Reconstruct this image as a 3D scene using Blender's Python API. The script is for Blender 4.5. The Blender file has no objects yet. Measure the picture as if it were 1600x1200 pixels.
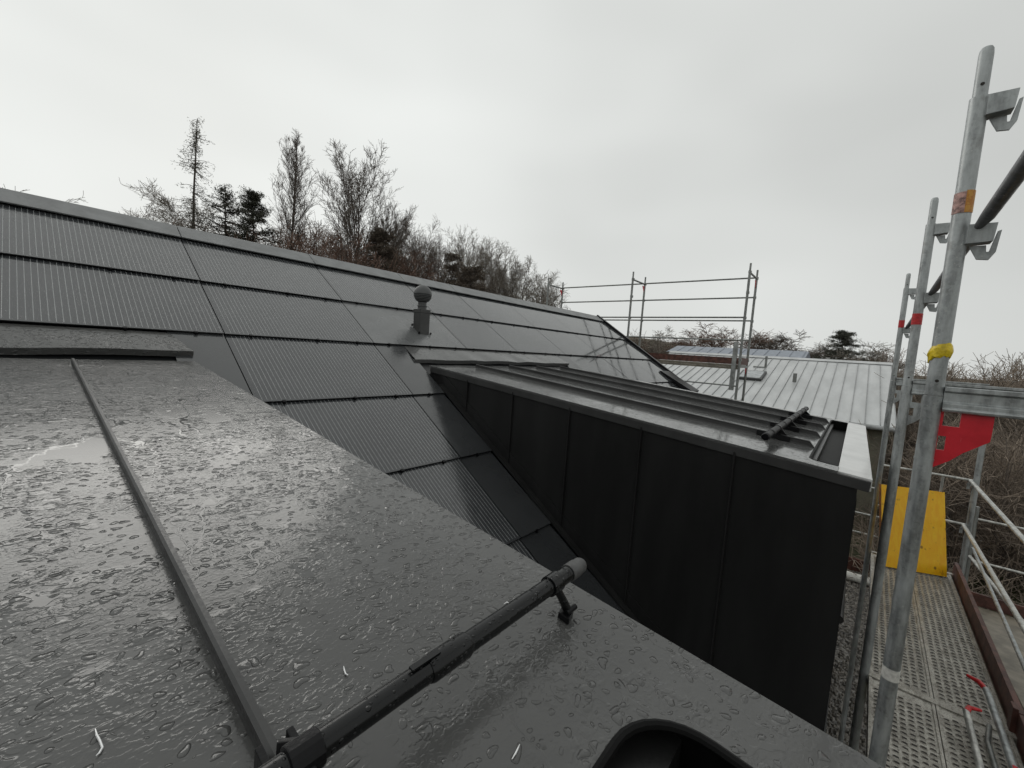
import bpy, math, random
import numpy as np
from mathutils import Vector, Matrix, Euler

SC = bpy.context.scene
COL = SC.collection
R = math.radians

# ------------------------------------------------------------------ camera
# world axes: X along the ridge (away), Y horizontally up the slope, Z up; the lens is the origin
YAW, PITCH, ROLL = 39.962, 4.854, 3.832
FPX = 641.4
def cam_axes():
    a, p, r = R(YAW), R(PITCH), R(ROLL)
    f = Vector((math.cos(a), math.sin(a), 0)); s = Vector((math.sin(a), -math.cos(a), 0)); u = Vector((0, 0, 1))
    f2 = math.cos(p)*f - math.sin(p)*u; u2 = math.cos(p)*u + math.sin(p)*f
    return math.cos(r)*s + math.sin(r)*u2, -math.sin(r)*s + math.cos(r)*u2, f2
cd = bpy.data.cameras.new('camera'); cam = bpy.data.objects.new('camera', cd); COL.objects.link(cam)
rx, uy, fz = cam_axes()
cam.matrix_world = Matrix(((rx.x, uy.x, -fz.x, 0), (rx.y, uy.y, -fz.y, 0), (rx.z, uy.z, -fz.z, 0), (0, 0, 0, 1)))
cd.sensor_width = 36; cd.lens = FPX/1600*36; cd.clip_start = .01; cd.clip_end = 3000
SC.camera = cam

# ------------------------------------------------------------------ sky and sun (overcast)
SUN = Vector((.312, 1.538, .661)).normalized()
w = bpy.data.worlds.new('World'); SC.world = w; w.use_nodes = True
nt = w.node_tree; nt.nodes.clear()
def wn(t, **k):
    n = nt.nodes.new(t)
    for a, b in k.items(): setattr(n, a, b)
    return n
sky = wn('ShaderNodeTexSky', sky_type='NISHITA', sun_disc=False)
sky.sun_elevation = math.asin(SUN.z); sky.sun_rotation = math.atan2(SUN.x, SUN.y)
tc = wn('ShaderNodeTexCoord')
mp = wn('ShaderNodeMapping'); mp.inputs['Scale'].default_value = (1.0, 1.0, 2.2)
nz = wn('ShaderNodeTexNoise'); nz.inputs['Scale'].default_value = 1.7; nz.inputs['Detail'].default_value = 2; nz.inputs['Roughness'].default_value = .45
nt.links.new(tc.outputs['Generated'], mp.inputs[0]); nt.links.new(mp.outputs[0], nz.inputs[0])
mr = wn('ShaderNodeMapRange'); mr.inputs[1].default_value = .3; mr.inputs[2].default_value = .7; mr.inputs[3].default_value = .88; mr.inputs[4].default_value = 1.06
nt.links.new(nz.outputs[0], mr.inputs[0])
# sunlight diffused through the cloud deck, brighter round the hidden sun
dt = wn('ShaderNodeVectorMath', operation='DOT_PRODUCT'); dt.inputs[1].default_value = SUN
nrm = wn('ShaderNodeVectorMath', operation='NORMALIZE'); nt.links.new(tc.outputs['Generated'], nrm.inputs[0]); nt.links.new(nrm.outputs[0], dt.inputs[0])
gl = wn('ShaderNodeMapRange'); gl.interpolation_type = 'SMOOTHSTEP'
gl.inputs[1].default_value = -.2; gl.inputs[2].default_value = 1.0; gl.inputs[3].default_value = .82; gl.inputs[4].default_value = 1.12
nt.links.new(dt.outputs['Value'], gl.inputs[0])
mu = wn('ShaderNodeMath', operation='MULTIPLY'); nt.links.new(mr.outputs[0], mu.inputs[0]); nt.links.new(gl.outputs[0], mu.inputs[1])
cl = wn('ShaderNodeVectorMath', operation='SCALE'); cl.inputs[0].default_value = (6.82, 6.98, 6.80); nt.links.new(mu.outputs[0], cl.inputs['Scale'])
mx = wn('ShaderNodeMix', data_type='RGBA'); mx.inputs[0].default_value = .99
nt.links.new(sky.outputs[0], mx.inputs[6]); nt.links.new(cl.outputs[0], mx.inputs[7])
bg = wn('ShaderNodeBackground'); bg.inputs[1].default_value = .1
out = wn('ShaderNodeOutputWorld')
nt.links.new(mx.outputs[2], bg.inputs[0]); nt.links.new(bg.outputs[0], out.inputs[0])
sd_ = bpy.data.lights.new('sun', 'SUN'); sun = bpy.data.objects.new('sun', sd_); COL.objects.link(sun)
sd_.energy = .5; sd_.angle = R(34); sd_.color = (1, .97, .92)
sun.rotation_euler = (-SUN).to_track_quat('-Z', 'Y').to_euler(); sun.location = (0, 12, 14)
SC.view_settings.view_transform = 'Standard'; SC.view_settings.look = 'None'
SC.view_settings.exposure = .08; SC.view_settings.gamma = 1; SC.view_settings.use_curve_mapping = False
SC.cycles.max_bounces = 4; SC.cycles.diffuse_bounces = 2; SC.cycles.glossy_bounces = 3; SC.cycles.adaptive_threshold = .025
SC.cycles.use_denoising = True

# ------------------------------------------------------------------ materials
class T:
    """small helper round a material's node tree"""
    def __init__(s, name):
        s.m = bpy.data.materials.new(name); s.m.use_nodes = True; s.t = s.m.node_tree
        s.b = s.t.nodes['Principled BSDF']; s._tc = None
    def n(s, t, **k):
        q = s.t.nodes.new(t)
        for a, b in k.items(): setattr(q, a, b)
        return q
    def put(s, sock, v):
        if hasattr(v, 'is_output') or isinstance(v, bpy.types.NodeSocket): s.t.links.new(v, sock)
        else: sock.default_value = v
    def co(s, kind='Object'):
        if s._tc is None: s._tc = s.n('ShaderNodeTexCoord')
        return s._tc.outputs[kind]
    def map(s, v, scale=(1, 1, 1), rot=(0, 0, 0), loc=(0, 0, 0)):
        q = s.n('ShaderNodeMapping'); s.put(q.inputs[0], v)
        q.inputs['Scale'].default_value = scale; q.inputs['Rotation'].default_value = rot; q.inputs['Location'].default_value = loc
        return q.outputs[0]
    def noise(s, v, scale, detail=2, rough=.5, dist=0, out=0):
        q = s.n('ShaderNodeTexNoise'); s.put(q.inputs['Vector'], v); q.inputs['Scale'].default_value = scale
        q.inputs['Detail'].default_value = detail; q.inputs['Roughness'].default_value = rough; q.inputs['Distortion'].default_value = dist
        return q.outputs[out]
    def vor(s, v, scale, out='Distance', rnd=1, feature='F1'):
        q = s.n('ShaderNodeTexVoronoi', feature=feature); s.put(q.inputs['Vector'], v); q.inputs['Scale'].default_value = scale
        q.inputs['Randomness'].default_value = rnd
        return q.outputs[out] if out else q
    def ma(s, op, a, b=0.0, c=0.0, clamp=False):
        q = s.n('ShaderNodeMath', operation=op, use_clamp=clamp); s.put(q.inputs[0], a); s.put(q.inputs[1], b); s.put(q.inputs[2], c)
        return q.outputs[0]
    def vm(s, op, a, b):
        q = s.n('ShaderNodeVectorMath', operation=op); s.put(q.inputs[0], a)
        if op == 'SCALE': s.put(q.inputs['Scale'], b)
        else: s.put(q.inputs[1], b)
        return q.outputs[0]
    def ss(s, x, lo, hi, a=0.0, b=1.0, smooth=True):
        q = s.n('ShaderNodeMapRange'); q.interpolation_type = 'SMOOTHSTEP' if smooth else 'LINEAR'
        s.put(q.inputs[0], x); q.inputs[1].default_value = lo; q.inputs[2].default_value = hi; s.put(q.inputs[3], a); s.put(q.inputs[4], b)
        return q.outputs[0]
    def mix(s, f, a, b):
        q = s.n('ShaderNodeMix', data_type='RGBA'); s.put(q.inputs[0], f)
        s.put(q.inputs[6], a if not isinstance(a, tuple) else (*a, 1)); s.put(q.inputs[7], b if not isinstance(b, tuple) else (*b, 1))
        return q.outputs[2]
    def lerp(s, f, a, b):
        q = s.n('ShaderNodeMix', data_type='FLOAT'); s.put(q.inputs[0], f); s.put(q.inputs[2], a); s.put(q.inputs[3], b); return q.outputs[0]
    def sep(s, v):
        q = s.n('ShaderNodeSeparateXYZ'); s.put(q.inputs[0], v); return q.outputs
    def bump(s, h, strength=1, dist=1):
        q = s.n('ShaderNodeBump'); s.put(q.inputs['Height'], h); q.inputs['Strength'].default_value = strength; q.inputs['Distance'].default_value = dist
        s.t.links.new(q.outputs[0], s.b.inputs['Normal'])
    def set(s, **k):
        for a, v in k.items(): 
            a = {'color': 'Base Color', 'rough': 'Roughness', 'metal': 'Metallic', 'spec': 'Specular IOR Level', 'coat': 'Coat Weight', 'coatr': 'Coat Roughness'}[a]
            if isinstance(v, tuple): v = (*v, 1)
            s.put(s.b.inputs[a], v)
        return s.m

def droplets(t, v, scale, rmin, rmax, height):
    """round beads: one per Voronoi cell, spherical-cap profile (heights in metres)"""
    q = t.n('ShaderNodeTexVoronoi'); t.put(q.inputs['Vector'], v); q.inputs['Scale'].default_value = scale
    rnd = t.sep(q.outputs['Color'])[0]
    r = t.ss(rnd, 0, 1, rmin, rmax, False)
    d = t.ma('DIVIDE', q.outputs['Distance'], r)
    h = t.ma('SQRT', t.ma('MAXIMUM', t.ma('SUBTRACT', 1.0, t.ma('MULTIPLY', d, d)), 0.0))
    return t.ma('MULTIPLY', t.ma('MULTIPLY', h, r), height)

def wet_metal(name, base, amount=1.0, rb=.25):
    """anthracite coated sheet, rained on: beads, crawling drops, rivulets and flat films"""
    t = T(name); v = t.co()
    wrp = t.vm('SCALE', t.vm('SUBTRACT', t.noise(v, 30, 1, .5, 0, 1), (.5, .5, .5)), .030)
    v2 = t.vm('ADD', v, wrp)
    big = droplets(t, t.map(v2, (.78, 1.05, 1), (0, 0, .3)), 62, .06, .50, .0074)
    n1 = t.noise(t.map(v2, (.62, 1, 1), (0, 0, .3), (3, 1, 0)), 30, 2, .55)
    blob = t.ma('MULTIPLY', t.ss(n1, .53, .60), .0010)
    n2 = t.noise(t.map(v, (.8, 1.1, 1)), 135, 1, .5)
    crumb = t.ma('MULTIPLY', t.ss(n2, .47, .62), .00040)
    # films of standing water and rivulets running down the fall (Y)
    n3 = t.noise(t.map(v2, (1, .5, 1)), 4.6, 2, .5)
    film = t.ss(n3, .625, .685)
    riv = t.noise(t.vm('ADD', t.map(v, (1, .16, 1)), t.vm('SCALE', wrp, .8)), 8, 1, .5)
    line = t.ma('SUBTRACT', 1.0, t.ss(t.ma('ABSOLUTE', t.ma('SUBTRACT', riv, .52)), .005, .010))
    film = t.ma('MAXIMUM', film, t.ma('MULTIPLY', line, t.ss(n3, .46, .50)))
    many = t.ss(t.noise(v, 6.5, 2, .5), .38, .58, .28, 1.0)
    drops = t.ma('ADD', t.ma('MAXIMUM', big, t.ma('MULTIPLY', blob, t.ss(many, .3, .7))), t.ma('MULTIPLY', crumb, many))
    h = t.ma('MULTIPLY', t.lerp(film, drops, .0004), amount)
    wet = t.ss(drops, .0003, .0006)
    grime = t.noise(v, 3.1, 3, .6)
    t.set(color=t.mix(t.ss(grime, .35, .7), tuple(c*.90 for c in base), tuple(c*1.10 for c in base)),
          rough=t.lerp(t.ma('MULTIPLY', wet, t.ma('SUBTRACT', 1.0, film)), t.lerp(line, rb, .06), .05), spec=.5)
    t.bump(h, 1, 1)
    return t.m

def dry_metal(name, base, rough=.42, spec=.4):
    t = T(name); v = t.co()
    a = t.noise(t.map(v, (1, 1, .18)), 5, 4, .6); b = t.noise(v, 190, 2)
    t.set(color=t.mix(t.ss(a, .3, .75), tuple(c*.8 for c in base), tuple(c*1.25 for c in base)), rough=t.ss(b, .3, .7, rough-.06, rough+.1), spec=spec)
    t.bump(t.ma('ADD', t.ma('MULTIPLY', t.noise(v, 2.2, 2), .004), t.ma('MULTIPLY', b, .00004)), .8, 1)
    return t.m

def panel_glass(name, stripes, r0=.11, r1=.22, bead=1.0, cols=None):
    t = T(name); v = t.co(); x, y, z = t.sep(v)
    oi = t.n('ShaderNodeObjectInfo')
    lo = t.vm('ADD', v, t.vm('SCALE', oi.outputs['Location'], 1.0))
    fine = t.noise(lo, 240, 2, .6)
    beads = droplets(t, lo, 100, .1, .46, .0018*bead)
    h = t.ma('ADD', beads, t.ma('MULTIPLY', fine, .00008*bead))
    if stripes:
        fr = t.ma('FRACT', t.ma('DIVIDE', t.ma('ADD', x, 100*.0309), .0309))
        d = t.ma('ABSOLUTE', t.ma('SUBTRACT', fr, .5))
        st = t.ma('SUBTRACT', 1.0, t.ss(d, .044, .064))
        inside = t.ma('MULTIPLY', t.ss(y, .014, .018), t.ma('SUBTRACT', 1.0, t.ss(y, .835, .84)))
        ins2 = t.ma('MULTIPLY', t.ss(x, .02, .022), 1.0)
        st = t.ma('MULTIPLY', t.ma('MULTIPLY', st, inside), ins2)
        blot = t.ss(t.noise(lo, 90, 2), .35, .65, .55, 1.0)
        dull = t.ma('ADD', t.ma('MULTIPLY', t.ss(t.noise(lo, 1.6, 3), .35, .7), .6), t.ma('MULTIPLY', oi.outputs['Random'], .4))
        base = t.mix(dull, (.026, .028, .031), (.050, .053, .056))
        colr = t.mix(t.ma('MULTIPLY', st, blot), base, (.34, .35, .35))
    else:
        dull = t.ss(t.noise(lo, 1.3, 3), .3, .7)
        colr = t.mix(dull, *cols)
    t.set(color=colr, rough=t.ss(t.noise(lo, 7, 3), .3, .7, r0, r1), spec=.9)
    t.bump(h, .8, 1)
    return t.m

def plain(name, base, rough=.5, metal=0., var=.25, scale=6, bumph=0., bscale=120):
    t = T(name); v = t.co(); a = t.noise(v, scale, 4, .6)
    t.set(color=t.mix(t.ss(a, .3, .7), tuple(c*(1-var) for c in base), tuple(min(1, c*(1+var)) for c in base)), rough=rough, metal=metal)
    if bumph: t.bump(t.ma('MULTIPLY', t.noise(v, bscale, 3), bumph), 1, 1)
    return t.m

def galvanised(name, base=(.40, .42, .42), dirty=.5):
    t = T(name); v = t.co()
    sp = t.sep(t.vor(v, 95, 'Color'))[0]
    a = t.noise(t.map(v, (1, 1, .25)), 22, 4, .65)
    c = t.mix(t.ss(a, .3, .72), tuple(b*.50 for b in base), tuple(b*1.2 for b in base))
    c = t.mix(t.ma('MULTIPLY', sp, .28), c, tuple(b*1.3 for b in base))
    scr = t.ss(t.noise(t.map(v, (1, 1, 3)), 46, 3, .7, 1.2), .67, .72)
    c = t.mix(t.ma('MULTIPLY', scr, .5*dirty), c, (.62, .60, .56))
    mud = t.ss(t.noise(v, 9, 5, .7), .57, .66)
    spk = t.ss(t.vor(v, 60), .10, .16, 1.0, 0.0)
    c = t.mix(t.ma('MULTIPLY', t.ma('MULTIPLY', spk, t.ss(t.noise(v, 7, 3), .5, .6)), dirty), c, (.60, .59, .56))
    c = t.mix(t.ma('MULTIPLY', mud, dirty*.6), c, (.11, .095, .08))
    t.set(color=c, rough=t.ss(a, .3, .7, .32, .55), metal=.55)
    t.bump(t.ma('MULTIPLY', t.noise(v, 150, 3), .0003), .7, 1)
    return t.m

M = {}
M['wet'] = wet_metal('wet_anthracite_sheet', (.087, .087, .085), 1.0, .19)
M['wetfar'] = wet_metal('wet_anthracite_thin_film_sheen', (.105, .106, .105), .30, .09)  # base lifted to carry grazing sky reflection; film is smoother and flatter
M['coping'] = plain('wet_coping_pale_sheen', (.60, .60, .59), .18, 0, .10, 5)  # pale base stands in for sky reflected at a grazing angle
M['cheek'] = dry_metal('anthracite_cladding', (.017, .017, .017), .34, .32)
M['trim'] = dry_metal('anthracite_trim', (.045, .045, .045), .38)
M['black'] = plain('black_plastic', (.005, .005, .006), .30, 0, .3, 30, .0004, 200)
M['pit'] = plain('black_gutter_lining', (.003, .003, .003), .55, 0, .3, 14); M['pit'].node_tree.nodes['Principled BSDF'].inputs['Specular IOR Level'].default_value = .15
M['glass'] = panel_glass('solar_glass_striped', True)
M['glassfar'] = panel_glass('solar_glass_rain_film', True, .04, .09, .15)
M['dummy'] = panel_glass('plain_cover_sheet', False, .25, .35, .8, ((.10, .104, .106), (.13, .134, .135)))
M['strip'] = panel_glass('dark_cover_strip', False, .14, .22, .3, ((.030, .032, .034), (.045, .047, .049)))
M['edge'] = plain('black_panel_edge', (.010, .011, .012), .4)
M['ridge'] = dry_metal('ridge_sheet', (.17, .176, .178), .36)
M['galv'] = galvanised('galvanised_steel')
M['galvd'] = galvanised('weathered_galvanised_steel', (.27, .28, .27), .9)
M['alu'] = galvanised('pale_galvanised_rail', (.55, .55, .52), .5)
M['darkbar'] = galvanised('shaded_steel_tube', (.18, .18, .185), .7)  # galvanised tone darkened for the shade on the guardrail's underside

def wet_pipe():
    t = T('black_wet_pipe'); v = t.co()
    b = droplets(t, v, 120, .10, .42, .006)
    wet = t.ss(b, .0001, .0004)
    t.set(color=(.005, .0055, .006), rough=t.lerp(wet, .26, .05), spec=.38); t.bump(b, .9, 1); return t.m
M['pipe'] = wet_pipe()
M['pipefar'] = plain('black_guard_pipe', (.004, .004, .005), .4, 0, .3, 30); M['pipefar'].node_tree.nodes['Principled BSDF'].inputs['Specular IOR Level'].default_value = .10
M['black'].node_tree.nodes['Principled BSDF'].inputs['Specular IOR Level'].default_value = .22
M['plug'] = plain('grey_rubber_plug', (.085, .085, .085), .6, 0, .2, 40, .0003)
M['vent'] = plain('grey_vent_plastic', (.085, .088, .088), .5, 0, .12, 12, .0004, 300)
M['ventd'] = plain('dark_vent_mesh', (.035, .036, .036), .6, 0, .2, 60)
M['ventb'] = plain('dark_vent_sheet', (.055, .056, .055), .5, 0, .2, 9)

def red_paint():
    t = T('scratched_red_paint'); v = t.co()
    a = t.noise(v, 14, 4, .6); scr = t.ss(t.noise(t.map(v, (1, 5, 1), (.6, 0, 0)), 30, 4, .7, 1.), .68, .72)
    c = t.mix(t.ss(a, .3, .7), (.55, .010, .022), (.68, .018, .034)); c = t.mix(t.ma('MULTIPLY', scr, .6), c, (.55, .42, .40))
    t.set(color=c, rough=.38); t.bump(t.ma('MULTIPLY', a, .001), .5, 1); return t.m
M['red'] = red_paint()
M['redtape'] = plain('red_tape', (.50, .018, .022), .4, 0, .25, 60)
def yellow_ply():
    t = T('yellow_formwork_coating'); v = t.co()
    g = t.noise(t.map(v, (6, 6, .5)), 6, 5, .65, .4); sp = t.ss(t.noise(v, 13, 4, .65), .60, .68); kn = t.ss(t.vor(t.map(v, (1, 1, .7)), 6), .05, .09)
    c = t.mix(t.ss(g, .3, .75), (.94, .46, .003), (.98, .58, .010)); c = t.mix(t.ma('MULTIPLY', sp, .55), c, (.36, .15, .01))
    c = t.mix(t.ma('MULTIPLY', t.ma('SUBTRACT', 1.0, kn), .8), c, (.20, .09, .015))
    t.set(color=c, rough=.42); t.bump(t.ma('MULTIPLY', g, .0015), .6, 1); return t.m
M['yellow'] = yellow_ply()
M['plyedge'] = plain('brown_ply_edge', (.26, .10, .025), .7, 0, .4, 25)
M['brown'] = plain('brown_toe_board', (.095, .038, .028), .55, 0, .45, 12, .001, 60)
M['tapeyel'] = plain('yellow_tape', (.75, .55, .02), .35, 0, .25, 35, .003, 70)
M['white'] = plain('white_scuffed_tape', (.65, .64, .60), .5, 0, .2, 50)
def sticker():
    t = T('worn_orange_label'); v = t.co(); x, y, z = t.sep(v)
    m = t.ss(t.noise(t.map(v, (1, 1, 1)), 70, 4, .7), .47, .53)
    c = t.mix(m, (.50, .20, .03), (.60, .30, .05)); t.set(color=c, rough=.5); return t.m
M['sticker'] = sticker()
M['stickerpale'] = plain('worn_pale_red_label', (.42, .25, .22), .55, 0, .6, 90)
def deck_metal():
    t = T('muddy_steel_deck'); v = t.co()
    a = t.noise(v, 9, 5, .7); b = t.noise(v, 55, 3, .7)
    c = t.mix(t.ss(a, .3, .7), (.24, .225, .195), (.50, .48, .43)); c = t.mix(t.ma('MULTIPLY', t.ss(b, .52, .66), .7), c, (.10, .085, .068))
    t.set(color=c, rough=t.ss(b, .35, .6, .18, .5), metal=.25); t.bump(t.ma('MULTIPLY', b, .002), .8, 1); return t.m
M['deck'] = deck_metal()
M['hole'] = plain('dark_tread_hole', (.030, .026, .022), .8)
M['timber'] = plain('pale_wet_timber', (.19, .17, .135), .5, 0, .3, 7, .002, 40)
M['greydeck'] = plain('grey_ribbed_deck', (.30, .31, .30), .45, .3, .3, 8)
def roof_tin():
    t = T('pale_zinc_roof'); v = t.co(); a = t.noise(t.map(v, (.3, 1, .3)), 2.2, 4, .6)
    t.set(color=t.mix(t.ss(a, .3, .7), (.45, .46, .46), (.58, .59, .59)), rough=.30, spec=.6); t.bump(t.ma('MULTIPLY', t.noise(v, 3, 2), .006), .5, 1); return t.m
M['tin'] = roof_tin()
M['tinseam'] = plain('zinc_seam', (.36, .37, .37), .5)
M['blueroof'] = plain('blue_grey_roof', (.24, .27, .32), .45, 0, .15, 3)
M['render'] = plain('olive_render_wall', (.20, .19, .145), .8, 0, .15, 1.5)
M['wall'] = plain('grey_render_wall', (.30, .29, .27), .85, 0, .12, 1.2)
M['frame'] = plain('dark_window_frame', (.05, .05, .05), .5)
M['pane'] = plain('skylight_pane', (.35, .37, .38), .08)
M['winpane'] = plain('window_pane', (.05, .06, .07), .06)
M['bark'] = plain('grey_brown_bark', (.135, .112, .095), .9, 0, .35, 8)  # bark and twig tones lightened for backlight and distance haze
M['bark2'] = plain('dark_bark', (.085, .072, .062), .9, 0, .35, 8)
M['barkred'] = plain('reddish_twigs', (.165, .105, .080), .9, 0, .4, 3)
M['barkpale'] = plain('pale_twigs', (.22, .195, .165), .9, 0, .3, 3)
M['needle'] = plain('dark_pine_needles', (.055, .058, .042), .8, 0, .4, 1.5)
M['needleb'] = plain('brownish_conifer_needles', (.100, .078, .058), .8, 0, .4, 1.5)
M['larch'] = plain('thin_olive_needles', (.115, .110, .080), .8, 0, .35, 1.5)
M['thicket'] = plain('brown_brush', (.235, .190, .150), .9, 0, .5, .8)
M['grassy'] = plain('rough_grass', (.062, .072, .026), .9, 0, .4, 1.2)
def ground_mat():
    t = T('leaf_litter_ground'); v = t.co(); a = t.noise(v, .35, 5, .6); b = t.noise(v, 9, 5, .7)
    c = t.mix(t.ss(a, .4, .6), (.062, .048, .032), (.045, .052, .022)); c = t.mix(t.ss(b, .45, .65), c, (.12, .09, .06))
    t.set(color=c, rough=.9); t.bump(t.ma('MULTIPLY', b, .08), 1, 1); return t.m
M['ground'] = ground_mat()
def gravel_mat():
    t = T('wet_gravel'); v = t.co(); q = t.sep(t.vor(v, 30, 'Color'))
    c = t.mix(q[0], (.030, .026, .022), (.20, .18, .155)); t.set(color=c, rough=t.ss(q[1], 0, 1, .15, .6)); return t.m
M['gravel'] = gravel_mat()
def glintmat():
    t = T('modelled_water_glint'); t.set(color=(.9, .9, .9), rough=.15, metal=.4); return t.m
M['glint'] = glintmat()  # bright colour of the threads standing in for water reflections

# ------------------------------------------------------------------ mesh helpers
class B:
    def __init__(s): s.v = []; s.f = []; s.mi = []; s.cur = 0
    def mat(s, i): s.cur = i; return s
    def add(s, vs, fs):
        o = len(s.v); s.v += [tuple(p) for p in vs]
        for f in fs: s.f.append(tuple(o+i for i in f)); s.mi.append(s.cur)
        return s
    def hexa(s, p):      # 8 corners: bottom loop 0-3, top loop 4-7
        return s.add(p, [(3, 2, 1, 0), (4, 5, 6, 7), (0, 1, 5, 4), (1, 2, 6, 5), (2, 3, 7, 6), (3, 0, 4, 7)])
    def box(s, x0, x1, y0, y1, z0, z1):
        return s.hexa([(x0, y0, z0), (x1, y0, z0), (x1, y1, z0), (x0, y1, z0), (x0, y0, z1), (x1, y0, z1), (x1, y1, z1), (x0, y1, z1)])
    def obox(s, c, ax, ay, az, hx, hy, hz):   # oriented box
        c = Vector(c); X = Vector(ax).normalized()*hx; Y = Vector(ay).normalized()*hy; Z = Vector(az).normalized()*hz
        return s.hexa([c-X-Y-Z, c+X-Y-Z, c+X+Y-Z, c-X+Y-Z, c-X-Y+Z, c+X-Y+Z, c+X+Y+Z, c-X+Y+Z])
    def poly(s, pts, off):                      # prism: loop of points extruded by vector off
        n = len(pts); off = Vector(off); a = [Vector(p) for p in pts]; b = [p+off for p in a]
        fs = [tuple(range(n-1, -1, -1)), tuple(range(n, 2*n))] + [(i, (i+1) % n, n+(i+1) % n, n+i) for i in range(n)]
        return s.add(a+b, fs)
    def tube(s, pts, rad, n=12, caps=True):
        pts = [Vector(p) for p in pts]
        if not isinstance(rad, (list, tuple)): rad = [rad]*len(pts)
        d0 = (pts[1]-pts[0]).normalized(); up = Vector((0, 0, 1)) if abs(d0.z) < .9 else Vector((1, 0, 0))
        a = d0.cross(up).normalized(); vs = []
        for i, p in enumerate(pts):
            if i == 0: d = d0
            elif i == len(pts)-1: d = (pts[i]-pts[i-1]).normalized()
            else: d = ((pts[i+1]-p).normalized()+(p-pts[i-1]).normalized()).normalized()
            a = (a-d*a.dot(d)).normalized(); b = d.cross(a)
            for k in range(n):
                t = 2*math.pi*k/n; vs.append(p+(a*math.cos(t)+b*math.sin(t))*rad[i])
        fs = []
        for i in range(len(pts)-1):
            for k in range(n):
                fs.append((i*n+k, i*n+(k+1) % n, (i+1)*n+(k+1) % n, (i+1)*n+k))
        if caps: fs.append(tuple(range(n-1, -1, -1))); fs.append(tuple(range((len(pts)-1)*n, len(pts)*n)))
        return s.add(vs, fs)
    def lathe(s, c, prof, n=24, axis=None):     # prof: (r, z) list
        c = Vector(c); vs = []; m = len(prof)
        for r, z in prof:
            for k in range(n):
                t = 2*math.pi*k/n; vs.append(c+Vector((r*math.cos(t), r*math.sin(t), z)))
        fs = [(i*n+k, i*n+(k+1) % n, (i+1)*n+(k+1) % n, (i+1)*n+k) for i in range(m-1) for k in range(n)]
        fs.append(tuple(range(n-1, -1, -1))); fs.append(tuple(range((m-1)*n, m*n)))
        return s.add(vs, fs)
    def build(s, name, mats, parent=None, smooth=False, bevel=0, wo=None):
        """vertices are in world space; origin follows the parent's world place"""
        o_ = Vector(wo) if wo is not None else (wloc(parent) if parent else Vector((0, 0, 0)))
        me = bpy.data.meshes.new(name)
        me.from_pydata([(p[0]-o_.x, p[1]-o_.y, p[2]-o_.z) for p in s.v], [], s.f)
        if not isinstance(mats, (list, tuple)): mats = [mats]
        for m in mats: me.materials.append(M[m] if isinstance(m, str) else m)
        if len(mats) > 1: me.polygons.foreach_set('material_index', s.mi)
        me.validate(); me.update()
        if smooth:
            me.polygons.foreach_set('use_smooth', [True]*len(me.polygons)); 
            try: me.set_sharp_from_angle(angle=R(38))
            except Exception: pass
        ob = bpy.data.objects.new(name, me); COL.objects.link(ob)
        if parent: ob.parent = parent; ob.location = o_-wloc(parent)
        else: ob.location = o_
        if bevel:
            b = ob.modifiers.new('bevel', 'BEVEL'); b.width = bevel; b.segments = 2; b.limit_method = 'ANGLE'; b.angle_limit = R(40)
        return ob
def wloc(o):
    v = Vector((0, 0, 0))
    while o: v = v+o.location; o = o.parent
    return v
def tag(o, label=None, cat=None, group=None, kind=None):
    if label: o['label'] = label
    if cat: o['category'] = cat
    if group: o['group'] = group
    if kind: o['kind'] = kind
    return o
def thing(name, loc, label, cat, group=None):
    o = bpy.data.objects.new(name, None); COL.objects.link(o); o.location = loc; o.empty_display_size = .2
    return tag(o, label, cat, group)
def clone(src, parent, loc, rot=None, scale=None):
    o = src.copy(); COL.objects.link(o); o.parent = parent; o.location = Vector(loc)-wloc(parent) if parent else loc
    if rot is not None: o.rotation_euler = rot
    if scale is not None: o.scale = scale
    return o

# ------------------------------------------------------------------ ground
GZ = -4.6
def sst(a, b, x):
    t = min(1, max(0, (x-a)/(b-a))); return t*t*(3-2*t)
def gh(x, y):
    h = GZ
    h += 6.5*sst(14, 38, y)
    t = (x-11.5)+max(0, -y-1)*.9
    h += 2.2*sst(0, 12, t)*sst(.8, 3.0, -y)
    h += 2.5*sst(45, 90, x)
    return h
def axis(vals): return vals
gx = [-2500, -900, -300, -120, -60]+[-40+4*i for i in range(10)]+[0.8*i for i in range(0, 60)]+[48+4*i for i in range(20)]+[140, 200, 350, 700, 1400, 2600]
gy = [-2500, -900, -300, -120, -60, -40]+[-30+1.0*i for i in range(24)]+[-6+.6*i for i in range(12)]+[1.5+3*i for i in range(20)]+[70, 90, 120, 200, 400, 900, 2600]
b = B(); n = len(gy)
b.add([(x, y, gh(x, y)) for x in gx for y in gy], [(i*n+j, (i+1)*n+j, (i+1)*n+j+1, i*n+j+1) for i in range(len(gx)-1) for j in range(n-1)])
tag(b.build('ground', 'ground', smooth=True), kind='structure')
b = B(); b.add([(-6, -1.9, GZ+.005), (12.4, -1.9, GZ+.005), (12.4, .9, GZ+.005), (-6, .9, GZ+.005)], [(0, 1, 2, 3)])
tag(b.build('gravel_path', 'gravel'), kind='structure')
rg = random.Random(3)
b = B()
for _ in range(9000):
    x = rg.uniform(4.4, 12.3); y = rg.uniform(-1.5, .6); r = rg.uniform(.012, .034); z = GZ+.006
    q = [rg.uniform(.7, 1.3)*r for _ in range(6)]
    b.add([(x+q[0], y, z+r*.3), (x, y+q[1], z+r*.3), (x-q[2], y, z+r*.3), (x, y-q[3], z+r*.3), (x+r*.2, y, z+q[4]), (x, y, z-r*.2)],
          [(0, 1, 4), (1, 2, 4), (2, 3, 4), (3, 0, 4), (1, 0, 5), (2, 1, 5), (3, 2, 5), (0, 3, 5)])
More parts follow.
